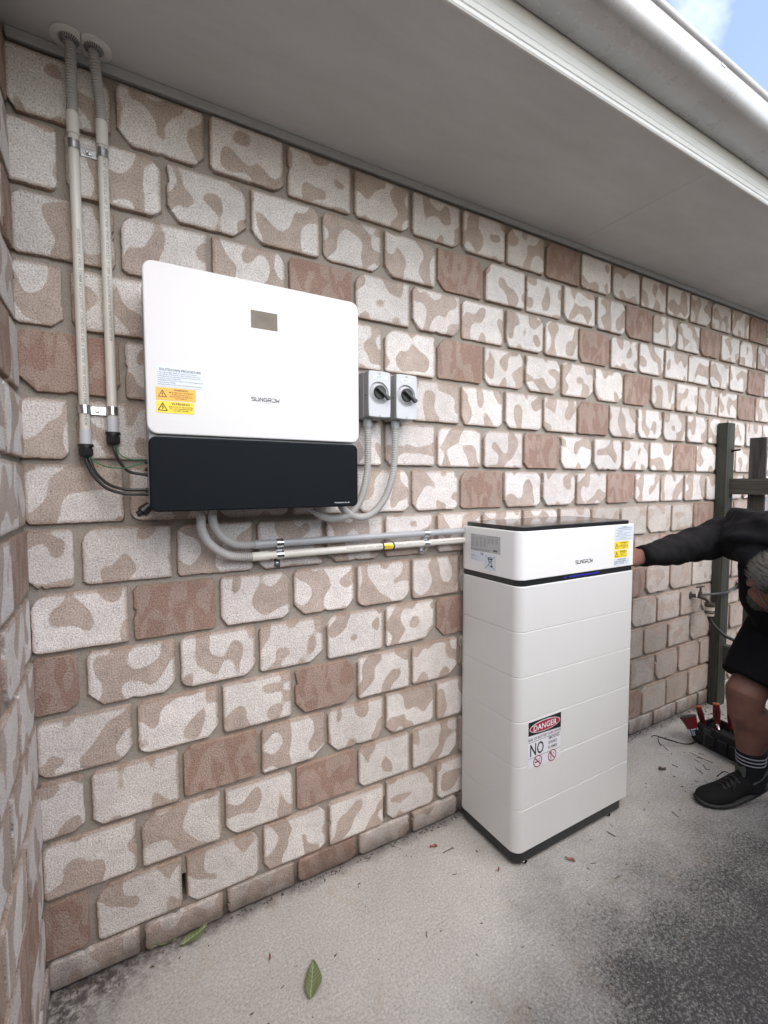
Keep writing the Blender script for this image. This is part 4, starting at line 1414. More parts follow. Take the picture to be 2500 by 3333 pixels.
MB().tube([(hx, hy, zt0 - .080), (hx, hy, zt0 - .084)], [.0225, .0225], 16).build('connector', M['fit'], tp)
MB().tube([(hx, hy, zt0 - .091), (hx, hy, zt0 - .106)], [.0255, .0235], 16).build('connector', M['fit'], tp)
o = MB().tube(smooth_path([(hx, hy, zt0 - .104), (hx + .002, hy, zt0 - .125), (hx + .012, hy - .022, zt0 - .165), (hx + .040, hy - .066, zt0 - .215), (hx + .065, hy - .125, zt0 - .245), (hx + .09, hy - .18, zt0 - .31), (hx + .10, hy - .20, zt0 - .50), (hx + .10, hy - .20, 0.05), (hx + .20, hy - .28, 0.010), (hx + .6, hy - .45, 0.010)], 0.01), 0.0098, 10).build('hose', M['hose'])
tag(o, 'dark green hose hanging from the garden tap past the post', 'hose')
wp = thing('water_pipe', (3.1, -0.06, 0.74), 'thin dark water pipe running from the tap across the timber post', 'pipe')
MB().tube(smooth_path([(2.900, -0.060, 0.741), (2.975, -0.085, 0.7405), (3.05, -0.100, 0.740), (3.13, -0.098, 0.737), (3.25, -0.06, 0.730), (3.37, -0.030, 0.7255), (3.47, -0.028, 0.7245), (3.62, -0.028, 0.7245)], 0.01), 0.0072, 10).build('tube', M['tube'], wp)
b = MB()
b.tube([(3.425, -0.030, 0.738), (3.425, -0.030, 0.752)], [0.014, 0.014], 12)
b.tube([(3.395, -0.030, 0.7255), (3.45, -0.030, 0.7250)], [0.0115, 0.0115], 12)
b.build('joint', M['bronze'], wp)
b = MB()
b.tube([(3.425, -0.030, 0.752), (3.425, -0.030, 0.770), (3.425, -0.030, 0.774)], [0.013, 0.012, 0.007], 12)
b.build('cap', M['steel'], wp)

# ------------------------------------------------------------------ timber fence across the passage, far wall
fn = thing('timber_fence', (3.15, -0.3, 0), 'dark timber fence frame with post, rail and one broad paling by the wall', 'fence')
b = MB()
b.prism([(3.105, -0.072), (3.196, -0.072), (3.196, -0.018), (3.105, -0.018)], -0.05, 1.782, XY, 0.002)
b.build('post', M['wood_green'], fn, smooth=0)
b = MB()
b.box(3.150, 3.196, -2.2, -0.0725, 1.343, 1.440)
b.build('rail', M['wood_rail'], fn, smooth=0)
b = MB()
b.box(3.150, 3.196, -2.2, -0.0725, 0.30, 0.39)
b.build('rail', M['wood_rail'], fn, smooth=0)
for k, (y0, y1, zt_) in enumerate(((-0.236, -0.152, 1.684), (-0.62, -0.535, 1.66), (-1.02, -0.93, 1.67), (-1.42, -1.33, 1.68), (-1.8, -1.71, 1.67))):
    b = MB()
    b.prism([(3.197, y0), (3.216, y0), (3.216, y1), (3.197, y1)], 0.03, zt_, XY, 0.0015)
    b.build('paling', M['wood_dark'], fn, smooth=0)
b = MB()
b.tube([(3.165, -0.0705, 1.612), (3.165, -0.082, 1.612)], 0.008, 8)
b.tube([(3.165, -0.082, 1.612), (3.167, -0.118, 1.616)], 0.0055, 8)
b.build('bolt', M['black'], fn)

bf = thing('added_shade_fence', (1.5, -2.35, 0), 'unseen tall paling fence added behind the viewer to block low light from the path', 'fence')  # added out of view: stands in for the path's far side, blocks low light
for k in range(62):
    x = -2.4 + k * 0.1245
    zt_ = 1.79 + rng.uniform(-.012, .012)
    MB().box(x, x + 0.1195, -2.372 - (k % 2) * .003, -2.354, -.02, zt_).build('paling', M['wood_dark'], bf, smooth=0)
for z in (.35, 1.45):
    MB().box(-2.4, 5.3, -2.42, -2.3765, z, z + .075).build('rail', M['wood_rail'], bf, smooth=0)

rw = MB().box(6.6, 6.75, -6.0, 3.0, -0.1, 2.6)
tag(rw.build('rendered_wall', M['render'], smooth=0), 'pale rendered wall far behind the timber fence at the right edge', 'wall')
b = MB()
b.prism(rrect(3.795, 3.835, 1.88, 1.97, 0.003, 2), -0.008, -0.032, XZ, 0.001)
tag(b.build('wall_bracket', M['iso_base']), 'small grey bracket near the far end of the brick wall', 'bracket')


# ------------------------------------------------------------------ the bending person
def loft(mb, secs, seg=20):
    """secs: (centre, radius a, radius b, side vector); smooth closed limb"""
    P = [Vector(s_[0]) for s_ in secs]
    vs, fs = [], []
    n = len(P)
    for i in range(n):
        T = (P[min(i + 1, n - 1)] - P[max(i - 1, 0)]).normalized()
        A = Vector(secs[i][3]) if len(secs[i]) > 3 else Vector((0, 1, 0.01))
        A = (A - T * A.dot(T))
        A = A.normalized() if A.length > 1e-6 else T.orthogonal().normalized()
        B = T.cross(A)
        for k in range(seg):
            a = 2 * PI * k / seg
            vs.append(P[i] + A * (math.cos(a) * secs[i][1]) + B * (math.sin(a) * secs[i][2]))
    for i in range(n - 1):
        for k in range(seg):
            j = (k + 1) % seg
            fs.append((i * seg + k, i * seg + j, (i + 1) * seg + j, (i + 1) * seg + k))
    fs.append(tuple(range(seg))[::-1])
    fs.append(tuple((n - 1) * seg + k for k in range(seg)))
    mb.add(vs, fs)


def ball(mb, c, r, sc=(1, 1, 1), rot=None):
    bm = bmesh.new()
    bmesh.ops.create_icosphere(bm, subdivisions=3, radius=1.0)
    vs = []
    for v in bm.verts:
        p = Vector((v.co.x * r * sc[0], v.co.y * r * sc[1], v.co.z * r * sc[2]))
        if rot is not None:
            p = rot @ p
        vs.append(p + Vector(c))
    fs = [tuple(v.index for v in f.verts) for f in bm.faces]
    bm.free()
    mb.add(vs, fs)


def remeshed(mb, name, mat, parent, voxel, smooth_it=6, folds=None):
    tmp = mb.build('tmp', mat, None, smooth=0)
    md = tmp.modifiers.new('r', 'REMESH')
    md.mode = 'VOXEL'
    md.voxel_size = voxel
    sm = tmp.modifiers.new('s', 'SMOOTH')
    sm.factor = 0.5
    sm.iterations = smooth_it
    dg = bpy.context.evaluated_depsgraph_get()
    dg.update()
    me = D.meshes.new_from_object(tmp.evaluated_get(dg))
    D.objects.remove(tmp)
    me.name = name
    if folds:
        norms = [v.normal.copy() for v in me.vertices]
        for v, nrm in zip(me.vertices, norms):
            v.co += nrm * folds(v.co)
    off = WLOC.get(parent.name, Vector())
    for v in me.vertices:
        v.co -= off
    me.polygons.foreach_set('use_smooth', [True] * len(me.polygons))
    if not me.materials:
        me.materials.append(mat)
    o = D.objects.new(name, me)
    COL.objects.link(o)
    o.parent = parent
    WLOC[o.name] = off
    return o


per = thing('person', (2.25, -0.62, 0.0), 'person in black hoodie and shorts bending over beside the battery, reaching behind it', 'person')
V = Vector
hipR, knR, ankR = V((2.47, -0.66, 0.90)), V((2.215, -0.578, 0.475)), V((2.262, -0.590, 0.125))
hipL, knL, ankL = V((2.49, -0.84, 0.90)), V((2.14, -0.99, 0.52)), V((2.06, -1.02, 0.11))
shR, elR, wrR = V((2.275, -0.43, 1.165)), V((2.065, -0.365, 1.115)), V((1.845, -0.315, 1.092))
shL, elL, wrL = V((2.15, -0.80, 1.17)), V((2.12, -0.96, 0.93)), V((2.12, -0.955, 0.66))
pel, che = V((2.50, -0.75, 0.96)), V((2.24, -0.62, 1.17))
HC = V((2.135, -0.690, 1.005))
hf = V((-.15, -.35, -.92)).normalized()
hu = V((-.42, -.80, .37))
hu = (hu - hf * hu.dot(hf)).normalized()
hr = hf.cross(hu)
HR = Matrix((hr, hf, hu)).transposed()      # local x = right, y = forward (face), z = crown


def hp(x, y, z):
    return HC + HR @ V((x, y, z))


body = MB()
# torso under the clothes
loft(body, [(pel + V((.07, -.02, -.04)), .13, .10, (0.4, 1, 0)), (pel, .165, .12, (0.4, 1, 0)), (pel.lerp(che, .5), .15, .115, (0.4, 1, 0)), (che, .175, .12, (0.4, 1, 0)), (che + V((-.08, .03, .01)), .12, .08, (0.4, 1, 0))])
# neck
loft(body, [(che + V((-.05, .0, -.01)), .062, .062), (HC + V((.05, .03, .06)), .056, .058), (hp(0, -.02, -.04), .055, .06)])
# head
ball(body, hp(0, -.012, .018), 1.0, (.073, .096, .098), HR.to_3x3())
ball(body, hp(0, .030, -.055), 1.0, (.055, .062, .062), HR.to_3x3())
ball(body, hp(0, .078, -.098), 1.0, (.026, .022, .020), HR.to_3x3())                  # chin
loft(body, [(hp(0, .088, .010), .010, .009, hr), (hp(0, .104, -.018), .013, .012, hr), (hp(0, .112, -.034), .018, .013, hr), (hp(0, .094, -.042), .014, .008, hr)])   # nose
loft(body, [(hp(-.030, .080, .026), .008, .007, hu), (hp(0, .090, .029), .008, .008, hu), (hp(.030, .080, .026), .008, .007, hu)])    # brow
ball(body, hp(0, .088, -.062), 1.0, (.024, .011, .006), HR.to_3x3())                  # upper lip
ball(body, hp(0, .086, -.074), 1.0, (.021, .011, .007), HR.to_3x3())                  # lower lip
for sgn in (-1, 1):
    ball(body, hp(sgn * .078, -.012, -.008), 1.0, (.011, .020, .033), HR.to_3x3())   # ears


def leg(hip, kn, an, side):
    th = (kn - hip)
    s_ = V(side)
    loft(body, [(hip, .095, .10, s_), (hip.lerp(kn, .35), .088, .098, s_), (hip.lerp(kn, .75), .070, .078, s_), (kn + V((-.004, 0, .02)), .072, .078, s_), (kn + V((.004, 0, -.055)), .066, .070, s_),
                (kn.lerp(an, .30) + V((.032, -.010, 0)), .076, .084, s_), (kn.lerp(an, .45) + V((.030, -.010, 0)), .071, .078, s_), (kn.lerp(an, .72) + V((.006, 0, 0)), .046, .050, s_), (an + V((0, 0, .02)), .037, .042, s_), (an + V((0, 0, -.06)), .036, .05, s_)])
    ball(body, kn + V((-.046, .012, .0)), .022, (1, 1, 1.4))


leg(hipR, knR, ankR, (0.35, 1, 0))
leg(hipL, knL, ankL, (0.35, 1, 0))
for (s0, e0, w0) in ((shR, elR, wrR), (shL, elL, wrL)):
    loft(body, [(s0, .062, .066), (s0.lerp(e0, .5), .052, .055), (e0, .042, .045), (e0.lerp(w0, .35), .042, .046), (w0, .027, .034), (w0 + (w0 - e0).normalized() * .02, .026, .036)])


def hand(w0, d, palmn, thumb_side):
    """palm, four unequal bent fingers, thumb from the side of the palm"""
    d = d.normalized()
    s_ = palmn.cross(d).normalized() * thumb_side
    nrm = palmn.normalized()
    loft(body, [(w0, .034, .024, s_), (w0 + d * .035, .041, .020, s_), (w0 + d * .075, .043, .016, s_), (w0 + d * .092, .040, .013, s_)])
    for i, (off, ln) in enumerate(((.031, .070), (.0105, .079), (-.0105, .073), (-.031, .058))):
        p0 = w0 + d * .080 + s_ * off
        p1 = p0 + d * ln * .45 + nrm * .004
        p2 = p1 + d * ln * .26 + nrm * ln * .22
        p3 = p2 + d * ln * .10 + nrm * ln * .27
        loft(body, [(p0, .0095, .0095, s_), (p1, .0092, .0092, s_), (p2, .0083, .0083, s_), (p3, .0066, .0066, s_)], 10)
    t0 = w0 + d * .028 + s_ * .032
    t1 = t0 + d * .032 + s_ * .022 + nrm * .008
    t2 = t1 + d * .030 + s_ * .006 + nrm * .012
    loft(body, [(t0, .014, .013, nrm), (t1, .0115, .0110, nrm), (t2, .0085, .008, nrm)], 10)


hand(V((1.842, -0.314, 1.092)), V((-.93, -.10, .06)), V((.0, .85, -.45)), 1)
hand(wrL + V((0, 0, -.01)), V((.05, .02, -1)), V((.6, .5, 0)), 1)
remeshed(body, 'body', M['skin'], per, 0.0052, 5)


def folds_arm(p):
    n1 = noise.noise(V((p.x * 15, p.y * 9, p.z * 9)))
    n2 = noise.noise(V((p.x * 34 + p.z * 18, p.y * 14, p.z * 20)))
    n3 = noise.noise(V((p.x * 26 - p.z * 30, p.y * 6, p.z * 12 + p.x * 10)))
    return n1 * .010 + n2 * .0055 + max(0, n3) * .010


hood = MB()
loft(hood, [(pel + V((.02, -.01, -.05)), .195, .150, (0.4, 1, 0)), (pel + V((-.01, .0, .01)), .195, .150, (0.4, 1, 0)), (pel.lerp(che, .35) + V((0, 0, .01)), .19, .15, (0.4, 1, 0)), (pel.lerp(che, .7) + V((0, 0, .015)), .20, .145, (0.4, 1, 0)),
            (che + V((.0, .0, .0)), .20, .13, (0.4, 1, 0)), (che + V((-.085, .03, -.01)), .15, .10, (0.4, 1, 0)), (che + V((-.11, .03, -.03)), .09, .07, (0.4, 1, 0))], 28)
for (s0, e0, w0) in ((shR, elR, wrR), (shL, elL, wrL)):
    ax = (0.1, 0.6, 1)
    loft(hood, [(s0.lerp(che, .35), .10, .10, ax), (s0, .088, .092, ax), (s0.lerp(e0, .35), .082, .094, ax), (s0.lerp(e0, .75), .072, .088, ax), (e0, .066, .084, ax), (e0.lerp(w0, .3), .062, .078, ax), (e0.lerp(w0, .6), .054, .066, ax),
                (e0.lerp(w0, .85), .050, .058, ax), (e0.lerp(w0, .97), .048, .056, ax), (e0.lerp(w0, 1.0), .047, .056, ax)], 24)
# hood bunched behind the neck
loft(hood, [(che + V((.02, .14, .085)), .03, .05), (che + V((-.05, .06, .085)), .05, .055), (che + V((-.09, -.04, .07)), .055, .06), (che + V((-.06, -.14, .06)), .04, .05)])
loft(hood, [(che + V((-.06, .02, -.02)), .085, .085), (HC + V((.045, .055, .065)), .072, .074)])
remeshed(hood, 'hoodie', M['cloth'], per, 0.0085, 4, folds_arm)


def folds_sh(p):
    return noise.noise(V((p.x * 11, p.y * 11, p.z * 4))) * .008


sh = MB()
loft(sh, [(pel + V((.06, -.02, .02)), .17, .13, (0.4, 1, 0)), (pel + V((.0, .0, -.03)), .185, .145, (0.4, 1, 0)), (pel + V((-.03, .0, -.1)), .17, .13, (0.4, 1, 0))])
for (h_, k_) in ((hipR, knR), (hipL, knL)):
    s_ = (0.35, 1, 0)
    loft(sh, [(h_ + V((.02, 0, .05)), .12, .13, s_), (h_.lerp(k_, .3), .122, .135, s_), (h_.lerp(k_, .6), .118, .132, s_), (h_.lerp(k_, .80) + V((0, 0, .0)), .116, .130, s_), (h_.lerp(k_, .86) + V((0, 0, .0)), .116, .130, s_)], 28)
# hoodie front hanging down between the arms
loft(sh, [(V((2.16, -.66, 1.08)), .12, .09, (0.4, 1, 0)), (V((2.24, -.66, .93)), .13, .11, (0.4, 1, 0)), (V((2.33, -.68, .82)), .12, .12, (0.4, 1, 0))])
remeshed(sh, 'shorts', M['shorts'], per, 0.0085, 4, folds_sh)
b = MB()
b.tube([(2.095, -0.705, 0.815), (2.098, -0.704, 0.795)], 0.003, 8)
b.build('drawstring_tip', M['ink_white'], per)

# hair, cropped beard, glasses
hb = MB()
ball(hb, hp(0, -.022, .030), 1.0, (.080, .098, .098), HR.to_3x3())
hair = remeshed(hb, 'hair', M['hair'], per, 0.006, 2, lambda p: noise.noise(p * 70) * .006 + (-.022 if (HR.transposed() @ (p - HC)).y > .045 or (HR.transposed() @ (p - HC)).z < -.02 and (HR.transposed() @ (p - HC)).y > -.03 else 0))
st = MB()
hr_ = random.Random(3)
for i in range(1500):
    while True:
        d_ = V((hr_.gauss(0, 1), hr_.gauss(0, 1), hr_.gauss(0, 1))).normalized()
        if d_.z > -.25 and (d_.y < .45 or d_.z > .55):
            break
    q = V((d_.x * .080, -.022 + d_.y * .098, .030 + d_.z * .098))
    flow = V((d_.x * .5 + hr_.gauss(0, .35), -1 + hr_.gauss(0, .3), -.45 + hr_.gauss(0, .3)))
    pts_ = []
    ln_ = hr_.uniform(.025, .075)
    for k in range(4):
        n_ = V((q.x / .0064, (q.y + .022) / .0096, (q.z - .030) / .0096)).normalized()
        pts_.append(q + n_ * (.003 + .0034 * k + hr_.uniform(0, .004)))
        t_ = (flow - n_ * flow.dot(n_)).normalized()
        q = q + t_ * ln_ / 3
    w_ = hr_.uniform(.0006, .0012)
    for k in range(3):
        a_, b_ = hp(*pts_[k]), hp(*pts_[k + 1])
        sd_ = (b_ - a_).cross(a_ - HC)
        if sd_.length < 1e-9:
            continue
        sd_ = sd_.normalized() * w_ * (1 - k * .25)
        st.add([a_ - sd_, a_ + sd_, b_ + sd_ * .7, b_ - sd_ * .7], [(0, 1, 2, 3)])
sto = st.build('hair_strand', M['strand'], hair, smooth=0, fix=False)
sto['kind'] = 'stuff'
bb = MB()
ball(bb, hp(0, .050, -.078), 1.0, (.056, .050, .042), HR.to_3x3())
remeshed(bb, 'beard', M['hair'], per, 0.006, 2, lambda p: noise.noise(p * 80) * .006)
gl = MB()
for sgn in (-1, 1):
    gl.tube([hp(sgn * .082, -.025, .006), hp(sgn * .080, .06, .012), hp(sgn * .066, .098, .010)], 0.0026, 8)
    gl.tube([hp(sgn * .036 + .026 * math.cos(a), .104, .004 + .019 * math.sin(a)) for a in [2 * PI * k / 16 for k in range(17)]], 0.0022, 6)
gl.tube([hp(-.012, .108, .010), hp(.012, .108, .010)], 0.0022, 6)
gl.build('glasses', M['black'], per)
lp = MB()
for sgn in (-1, 1):
    lp.add([hp(sgn * .036 + .024 * math.cos(a), .104, .004 + .017 * math.sin(a)) for a in [2 * PI * k / 16 for k in range(16)]], [tuple(range(16))])
lp.build('lens', M['screen'], per, smooth=0, fix=False)


def foot_set(an, toe, lift, stripes):
    """sock with stripes, running shoe with flexed sole"""
    f = V((toe.x - an.x, toe.y - an.y, 0))
    f.normalize()
    sd = V((-f.y, f.x, 0))
    s = MB()
    secs = [(an + V((0, 0, z)), r, r * 1.12, sd) for z, r in ((.095, .0505), (.092, .0525), (.06, .0500), (.02, .0490), (-.03, .052), (-.07, .055))]
    loft(s, secs, 24)
    so = s.build('sock', M['sock'], per)
    if stripes:
        for z in (.076, .060, .044):
            r = .0515 + (z - .06) * .06
            g = MB()
            loft(g, [(an + V((0, 0, z + .0026)), r, r * 1.13, sd), (an + V((0, 0, z)), r + .0012, r * 1.13 + .0012, sd), (an + V((0, 0, z - .0026)), r, r * 1.13, sd)], 24)
            g.build('stripe', M['stripe'], so)
    heel = an - f * .060
    base = lambda q: V((heel.x + f.x * q * .30, heel.y + f.y * q * .30, 0))
    lz = lambda q: lift * max(0.0, 1 - q / 0.62) ** 1.5

    def ring(q, w0, zb, zt_, n=20):
        c = base(q)
        out = []
        for k in range(n):
            a = 2 * PI * k / n
            px = math.cos(a)
            pz = math.sin(a)
            out.append(c + sd * (abs(px) ** .75 * (1 if px > 0 else -1)) * w0 + V((0, 0, lz(q) + (zb + zt_) / 2 + (zt_ - zb) / 2 * (abs(pz) ** .8) * (1 if pz > 0 else -1))))
        return out

    def skin(rows, name, mat):
        g = MB()
        n = len(rows[0])
        vs = [p for r_ in rows for p in r_]
        fs = [(i * n + k, i * n + (k + 1) % n, (i + 1) * n + (k + 1) % n, (i + 1) * n + k) for i in range(len(rows) - 1) for k in range(n)]
        fs += [tuple(range(n))[::-1], tuple((len(rows) - 1) * n + k for k in range(n))]
        g.add(vs, fs)
        return g.build(name, mat, per, smooth=60)
    upp = [(-.025, .020, .03, .095), (0.0, .034, .022, .112), (.08, .041, .02, .118), (.18, .043, .02, .112), (.28, .043, .02, .108), (.40, .043, .018, .108), (.50, .046, .016, .098), (.62, .051, .014, .080), (.74, .053, .012, .066),
           (.86, .050, .012, .058), (.95, .040, .014, .050), (1.0, .026, .016, .040), (1.02, .010, .02, .032)]
    sh_ = skin([ring(*u) for u in upp], 'shoe', M['shoe'])
    sol = [(-.06, .020, .012, .036), (-.03, .034, .004, .040), (.05, .044, 0, .036), (.20, .046, 0, .032), (.40, .046, 0, .028), (.60, .054, 0, .026), (.76, .057, 0, .025), (.90, .052, .002, .026), (1.0, .036, .006, .030), (1.045, .014, .013, .031)]
    skin([ring(*u) for u in sol], 'sole', M['sole'])
    lc = MB()
    for q in (.46, .52, .58, .64):
        zz = {.46: .104, .52: .095, .58: .087, .64: .078}[q]
        for sg in (-1, 1):
            lc.tube(smooth_path([base(q) + sd * sg * .032 + V((0, 0, lz(q) + zz - .010)), base(q + .01) + V((0, 0, lz(q) + zz + .004)), base(q + .03) - sd * sg * .030 + V((0, 0, lz(q) + zz - .014))], .006), .0024, 6)
    for sg in (-1, 1):
        lc.tube(smooth_path([base(.47) + V((0, 0, .112)), base(.52) + sd * sg * .030 + V((0, 0, .118)), base(.60) + sd * sg * .046 + V((0, 0, .085))], .006), .0022, 6)
    lc.build('laces', M['black'], per)
    tg = MB()
    loft(tg, [(base(.36) + V((0, 0, lz(.3) + .095)), .026, .007, sd), (base(.36) + V((0, 0, lz(.3) + .135)), .028, .008, sd), (base(.355) + V((0, 0, lz(.3) + .148)), .024, .006, sd)], 14)
    tg.build('tongue', M['strap'], per)
    cl = MB()
    cl.tube(smooth_path([base(.30) + sd * .048 + V((0, 0, lz(.3) + .080)), base(.14) + sd * .047 + V((0, 0, lz(.14) + .090)), base(-.01) + sd * .033 + V((0, 0, lz(0) + .118)), base(-.03) + V((0, 0, lz(0) + .125)), base(-.01) - sd * .033 + V((0, 0, lz(0) + .118)),
                         base(.14) - sd * .047 + V((0, 0, lz(.14) + .090)), base(.30) - sd * .048 + V((0, 0, lz(.3) + .080))], .008), .0042, 8)
    cl.build('heel_collar', M['strap'], per)


foot_set(V((ankR.x, ankR.y, 0.135)), V((2.02, -.48, 0)), 0.060, True)
foot_set(V((1.985, -0.985, 0.110)), V((1.73, -.86, 0)), 0.0, True)

# ------------------------------------------------------------------ tool bag and hand tools
bagp = V((2.625, -0.375, 0))
bg_ = thing('tool_bag', bagp, 'open black canvas tool bag on the path behind the bending person', 'tool bag')
b = MB()
ang = math.radians(-98)
ca, sa = math.cos(ang), math.sin(ang)
lx = lambda u, v, z: (bagp.x + u * ca - v * sa, bagp.y + u * sa + v * ca, z)
rows = []
for (hu_, hv_, z) in ((.150, .085, 0.0), (.158, .092, .010), (.160, .095, .04), (.156, .090, .085), (.150, .082, .105), (.140, .072, .106), (.136, .068, .06)):
    rows.append([lx(u, v, z + .006 * noise.noise(V((u * 20, v * 20, z * 20)))) for u, v in rrect(-hu_, hu_, -hv_, hv_, .03, 4)])
n = len(rows[0])
b.add([p for r_ in rows for p in r_], [(i * n + k, i * n + (k + 1) % n, (i + 1) * n + (k + 1) % n, (i + 1) * n + k) for i in range(len(rows) - 1) for k in range(n)] + [tuple(range(n))[::-1], tuple((len(rows) - 1) * n + k for k in range(n))])
b.build('body', M['bag'], bg_, smooth=50)
for u in (-.085, .075):
    b = MB()
    b.box(0, 0.001, 0, 0.001, 0, 0.001)
    b = MB()
    q = [lx(u - .018, -.0965, .010), lx(u + .018, -.0965, .010), lx(u + .018, -.0985, .055), lx(u - .018, -.0985, .055), lx(u + .018, -.0895, .102), lx(u - .018, -.0895, .102)]
    q2 = [lx(u - .018, -.089, .010), lx(u + .018, -.089, .010), lx(u + .018, -.089, .055), lx(u - .018, -.089, .055), lx(u + .018, -.081, .102), lx(u - .018, -.081, .102)]
    b.add(q + q2, [(0, 1, 2, 3), (3, 2, 4, 5), (0, 6, 7, 1), (1, 7, 8, 2), (2, 8, 10, 4), (4, 10, 11, 5), (5, 11, 9, 3), (3, 9, 6, 0)])
    b.build('strap', M['strap'], bg_, smooth=0)
for u in (-.12, -.06, 0.0, .06, .12):
    b = MB()
    b.prism([(u - .024, .02), (u + .024, .02), (u + .022, .080), (u - .022, .080)], -0.0935, -0.108, lambda p, q_, d: lx(p, d, q_), 0.006)
    b.build('pocket', M['bag'], bg_)


def screwdriver(base_, tip, r, lab, name='screwdriver'):
    base_, tip = V(base_), V(tip)
    t = thing(name, base_, lab, 'screwdriver', 'red handled screwdrivers in the tool bag')
    d = tip - base_
    P_ = lambda f: base_ + d * f
    MB().tube([P_(0), P_(.15), P_(.3), P_(.6), P_(.82), P_(.965)], [r * .75, r * .7, r * .92, r, r * .92, r * .86], 12).build('handle', M['red_tool'], t)
    MB().tube([P_(.962), P_(.99), P_(1.0)], [r * .93, r * .93, r * .7], 12).build('end_cap', M['orange_tool'], t)
    g = MB()
    for k in range(3):
        a = 2 * PI * k / 3 + .6
        o1 = d.normalized().orthogonal().normalized()
        o2 = d.normalized().cross(o1)
        off = (o1 * math.cos(a) + o2 * math.sin(a)) * r * .78
        g.tube([P_(.34) + off, P_(.60) + off * 1.08, P_(.84) + off], [r * .18, r * .34, r * .24], 8)
    g.build('grip', M['black'], t)
    MB().tube([P_(0), P_(-.5)], .0035, 8).build('shaft', M['steel'], t)


screwdriver((2.612, -0.235, 0.075), (2.598, -0.208, 0.188), .0150, 'thinner red screwdriver with orange end leaning left in the tool bag')
screwdriver((2.603, -0.302, 0.100), (2.600, -0.294, 0.238), .0175, 'thicker upright red screwdriver with orange end in the tool bag')
screwdriver((2.650, -0.345, 0.11), (2.655, -0.340, 0.262), .018, 'red screwdriver half hidden behind the bare leg')
# cordless tool head standing in the bag
tl = thing('work_light', (2.6, -0.19, 0.03), 'red and white cordless work light leaning out of the tool bag', 'work light')
p0, p1 = V((2.560, -0.228, 0.024)), V((2.556, -0.176, 0.128))
dd = (p1 - p0)
PP = lambda f: p0 + dd * f
MB().tube([PP(.46), PP(.60), PP(.9), PP(.97)], [.029, .031, .040, .041], 18).build('head', M['red_tool'], tl)
MB().tube([PP(.95), PP(.985), PP(1.0)], [.042, .042, .036], 18).build('lens_ring', M['black'], tl)
MB().tube([PP(.18), PP(.24), PP(.47)], [.0255, .027, .030], 18).build('white_band', M['sticker'], tl)
MB().tube([PP(-.1), PP(.0), PP(.19)], [.020, .023, .025], 18).build('grip', M['bag'], tl)
ctr = PP(.33)
nv = (CAM - ctr)
nv = (nv - dd.normalized() * nv.dot(dd.normalized())).normalized()
sv = dd.normalized().cross(nv)
mk = MB()
FRM = lambda u, v, d: ctr + sv * u + dd.normalized() * v + nv * (math.sqrt(max(0, .0305 ** 2 - u * u)) + .0012)
stroke(mk, [(-.016, -.018), (.016, -.018), (.016, .018), (-.016, .018)], .0045, FRM, 0, True)
for u in (-.007, 0, .007):
    stroke(mk, [(u, -.009), (u, .010)], .0030, FRM, 0)
stroke(mk, [(-.008, .010), (.008, .010)], .0030, FRM, 0)
mk.build('mark', M['ink'], tl, smooth=0, fix=False)
# small pliers and a coil of cable ends to fill the bag
pl = thing('pliers', (2.62, -0.30, 0.15), 'dark pliers lying across the top of the tool bag', 'pliers')
MB().tube(smooth_path([(2.655, -0.245, 0.10), (2.63, -0.27, 0.135), (2.60, -0.30, 0.125)], .01), .008, 8).build('handle', M['black'], pl)
MB().tube(smooth_path([(2.665, -0.262, 0.105), (2.64, -0.285, 0.145), (2.60, -0.305, 0.13)], .01), .008, 8).build('handle', M['bag'], pl)
MB().tube([(2.60, -0.30, 0.128), (2.57, -0.325, 0.112)], [.011, .005], 8).build('jaw', M['steel'], pl)
for pts, lab in (([(2.575, -0.245, 0.03), (2.48, -0.225, 0.012), (2.40, -0.175, 0.030), (2.36, -0.135, 0.042), (2.335, -0.145, 0.035), (2.33, -0.165, 0.01)], 'thin black wire curling out of the tool bag onto the concrete'),
                 ([(2.575, -0.245, 0.032), (2.47, -0.222, 0.016), (2.395, -0.165, 0.034), (2.345, -0.120, 0.048), (2.315, -0.115, 0.044)], 'second thin black wire ending in mid air beside the tool bag')):
    tag(MB().tube(smooth_path(pts, .01), .0024, 8).build('cable', M['cable']), lab, 'cable')


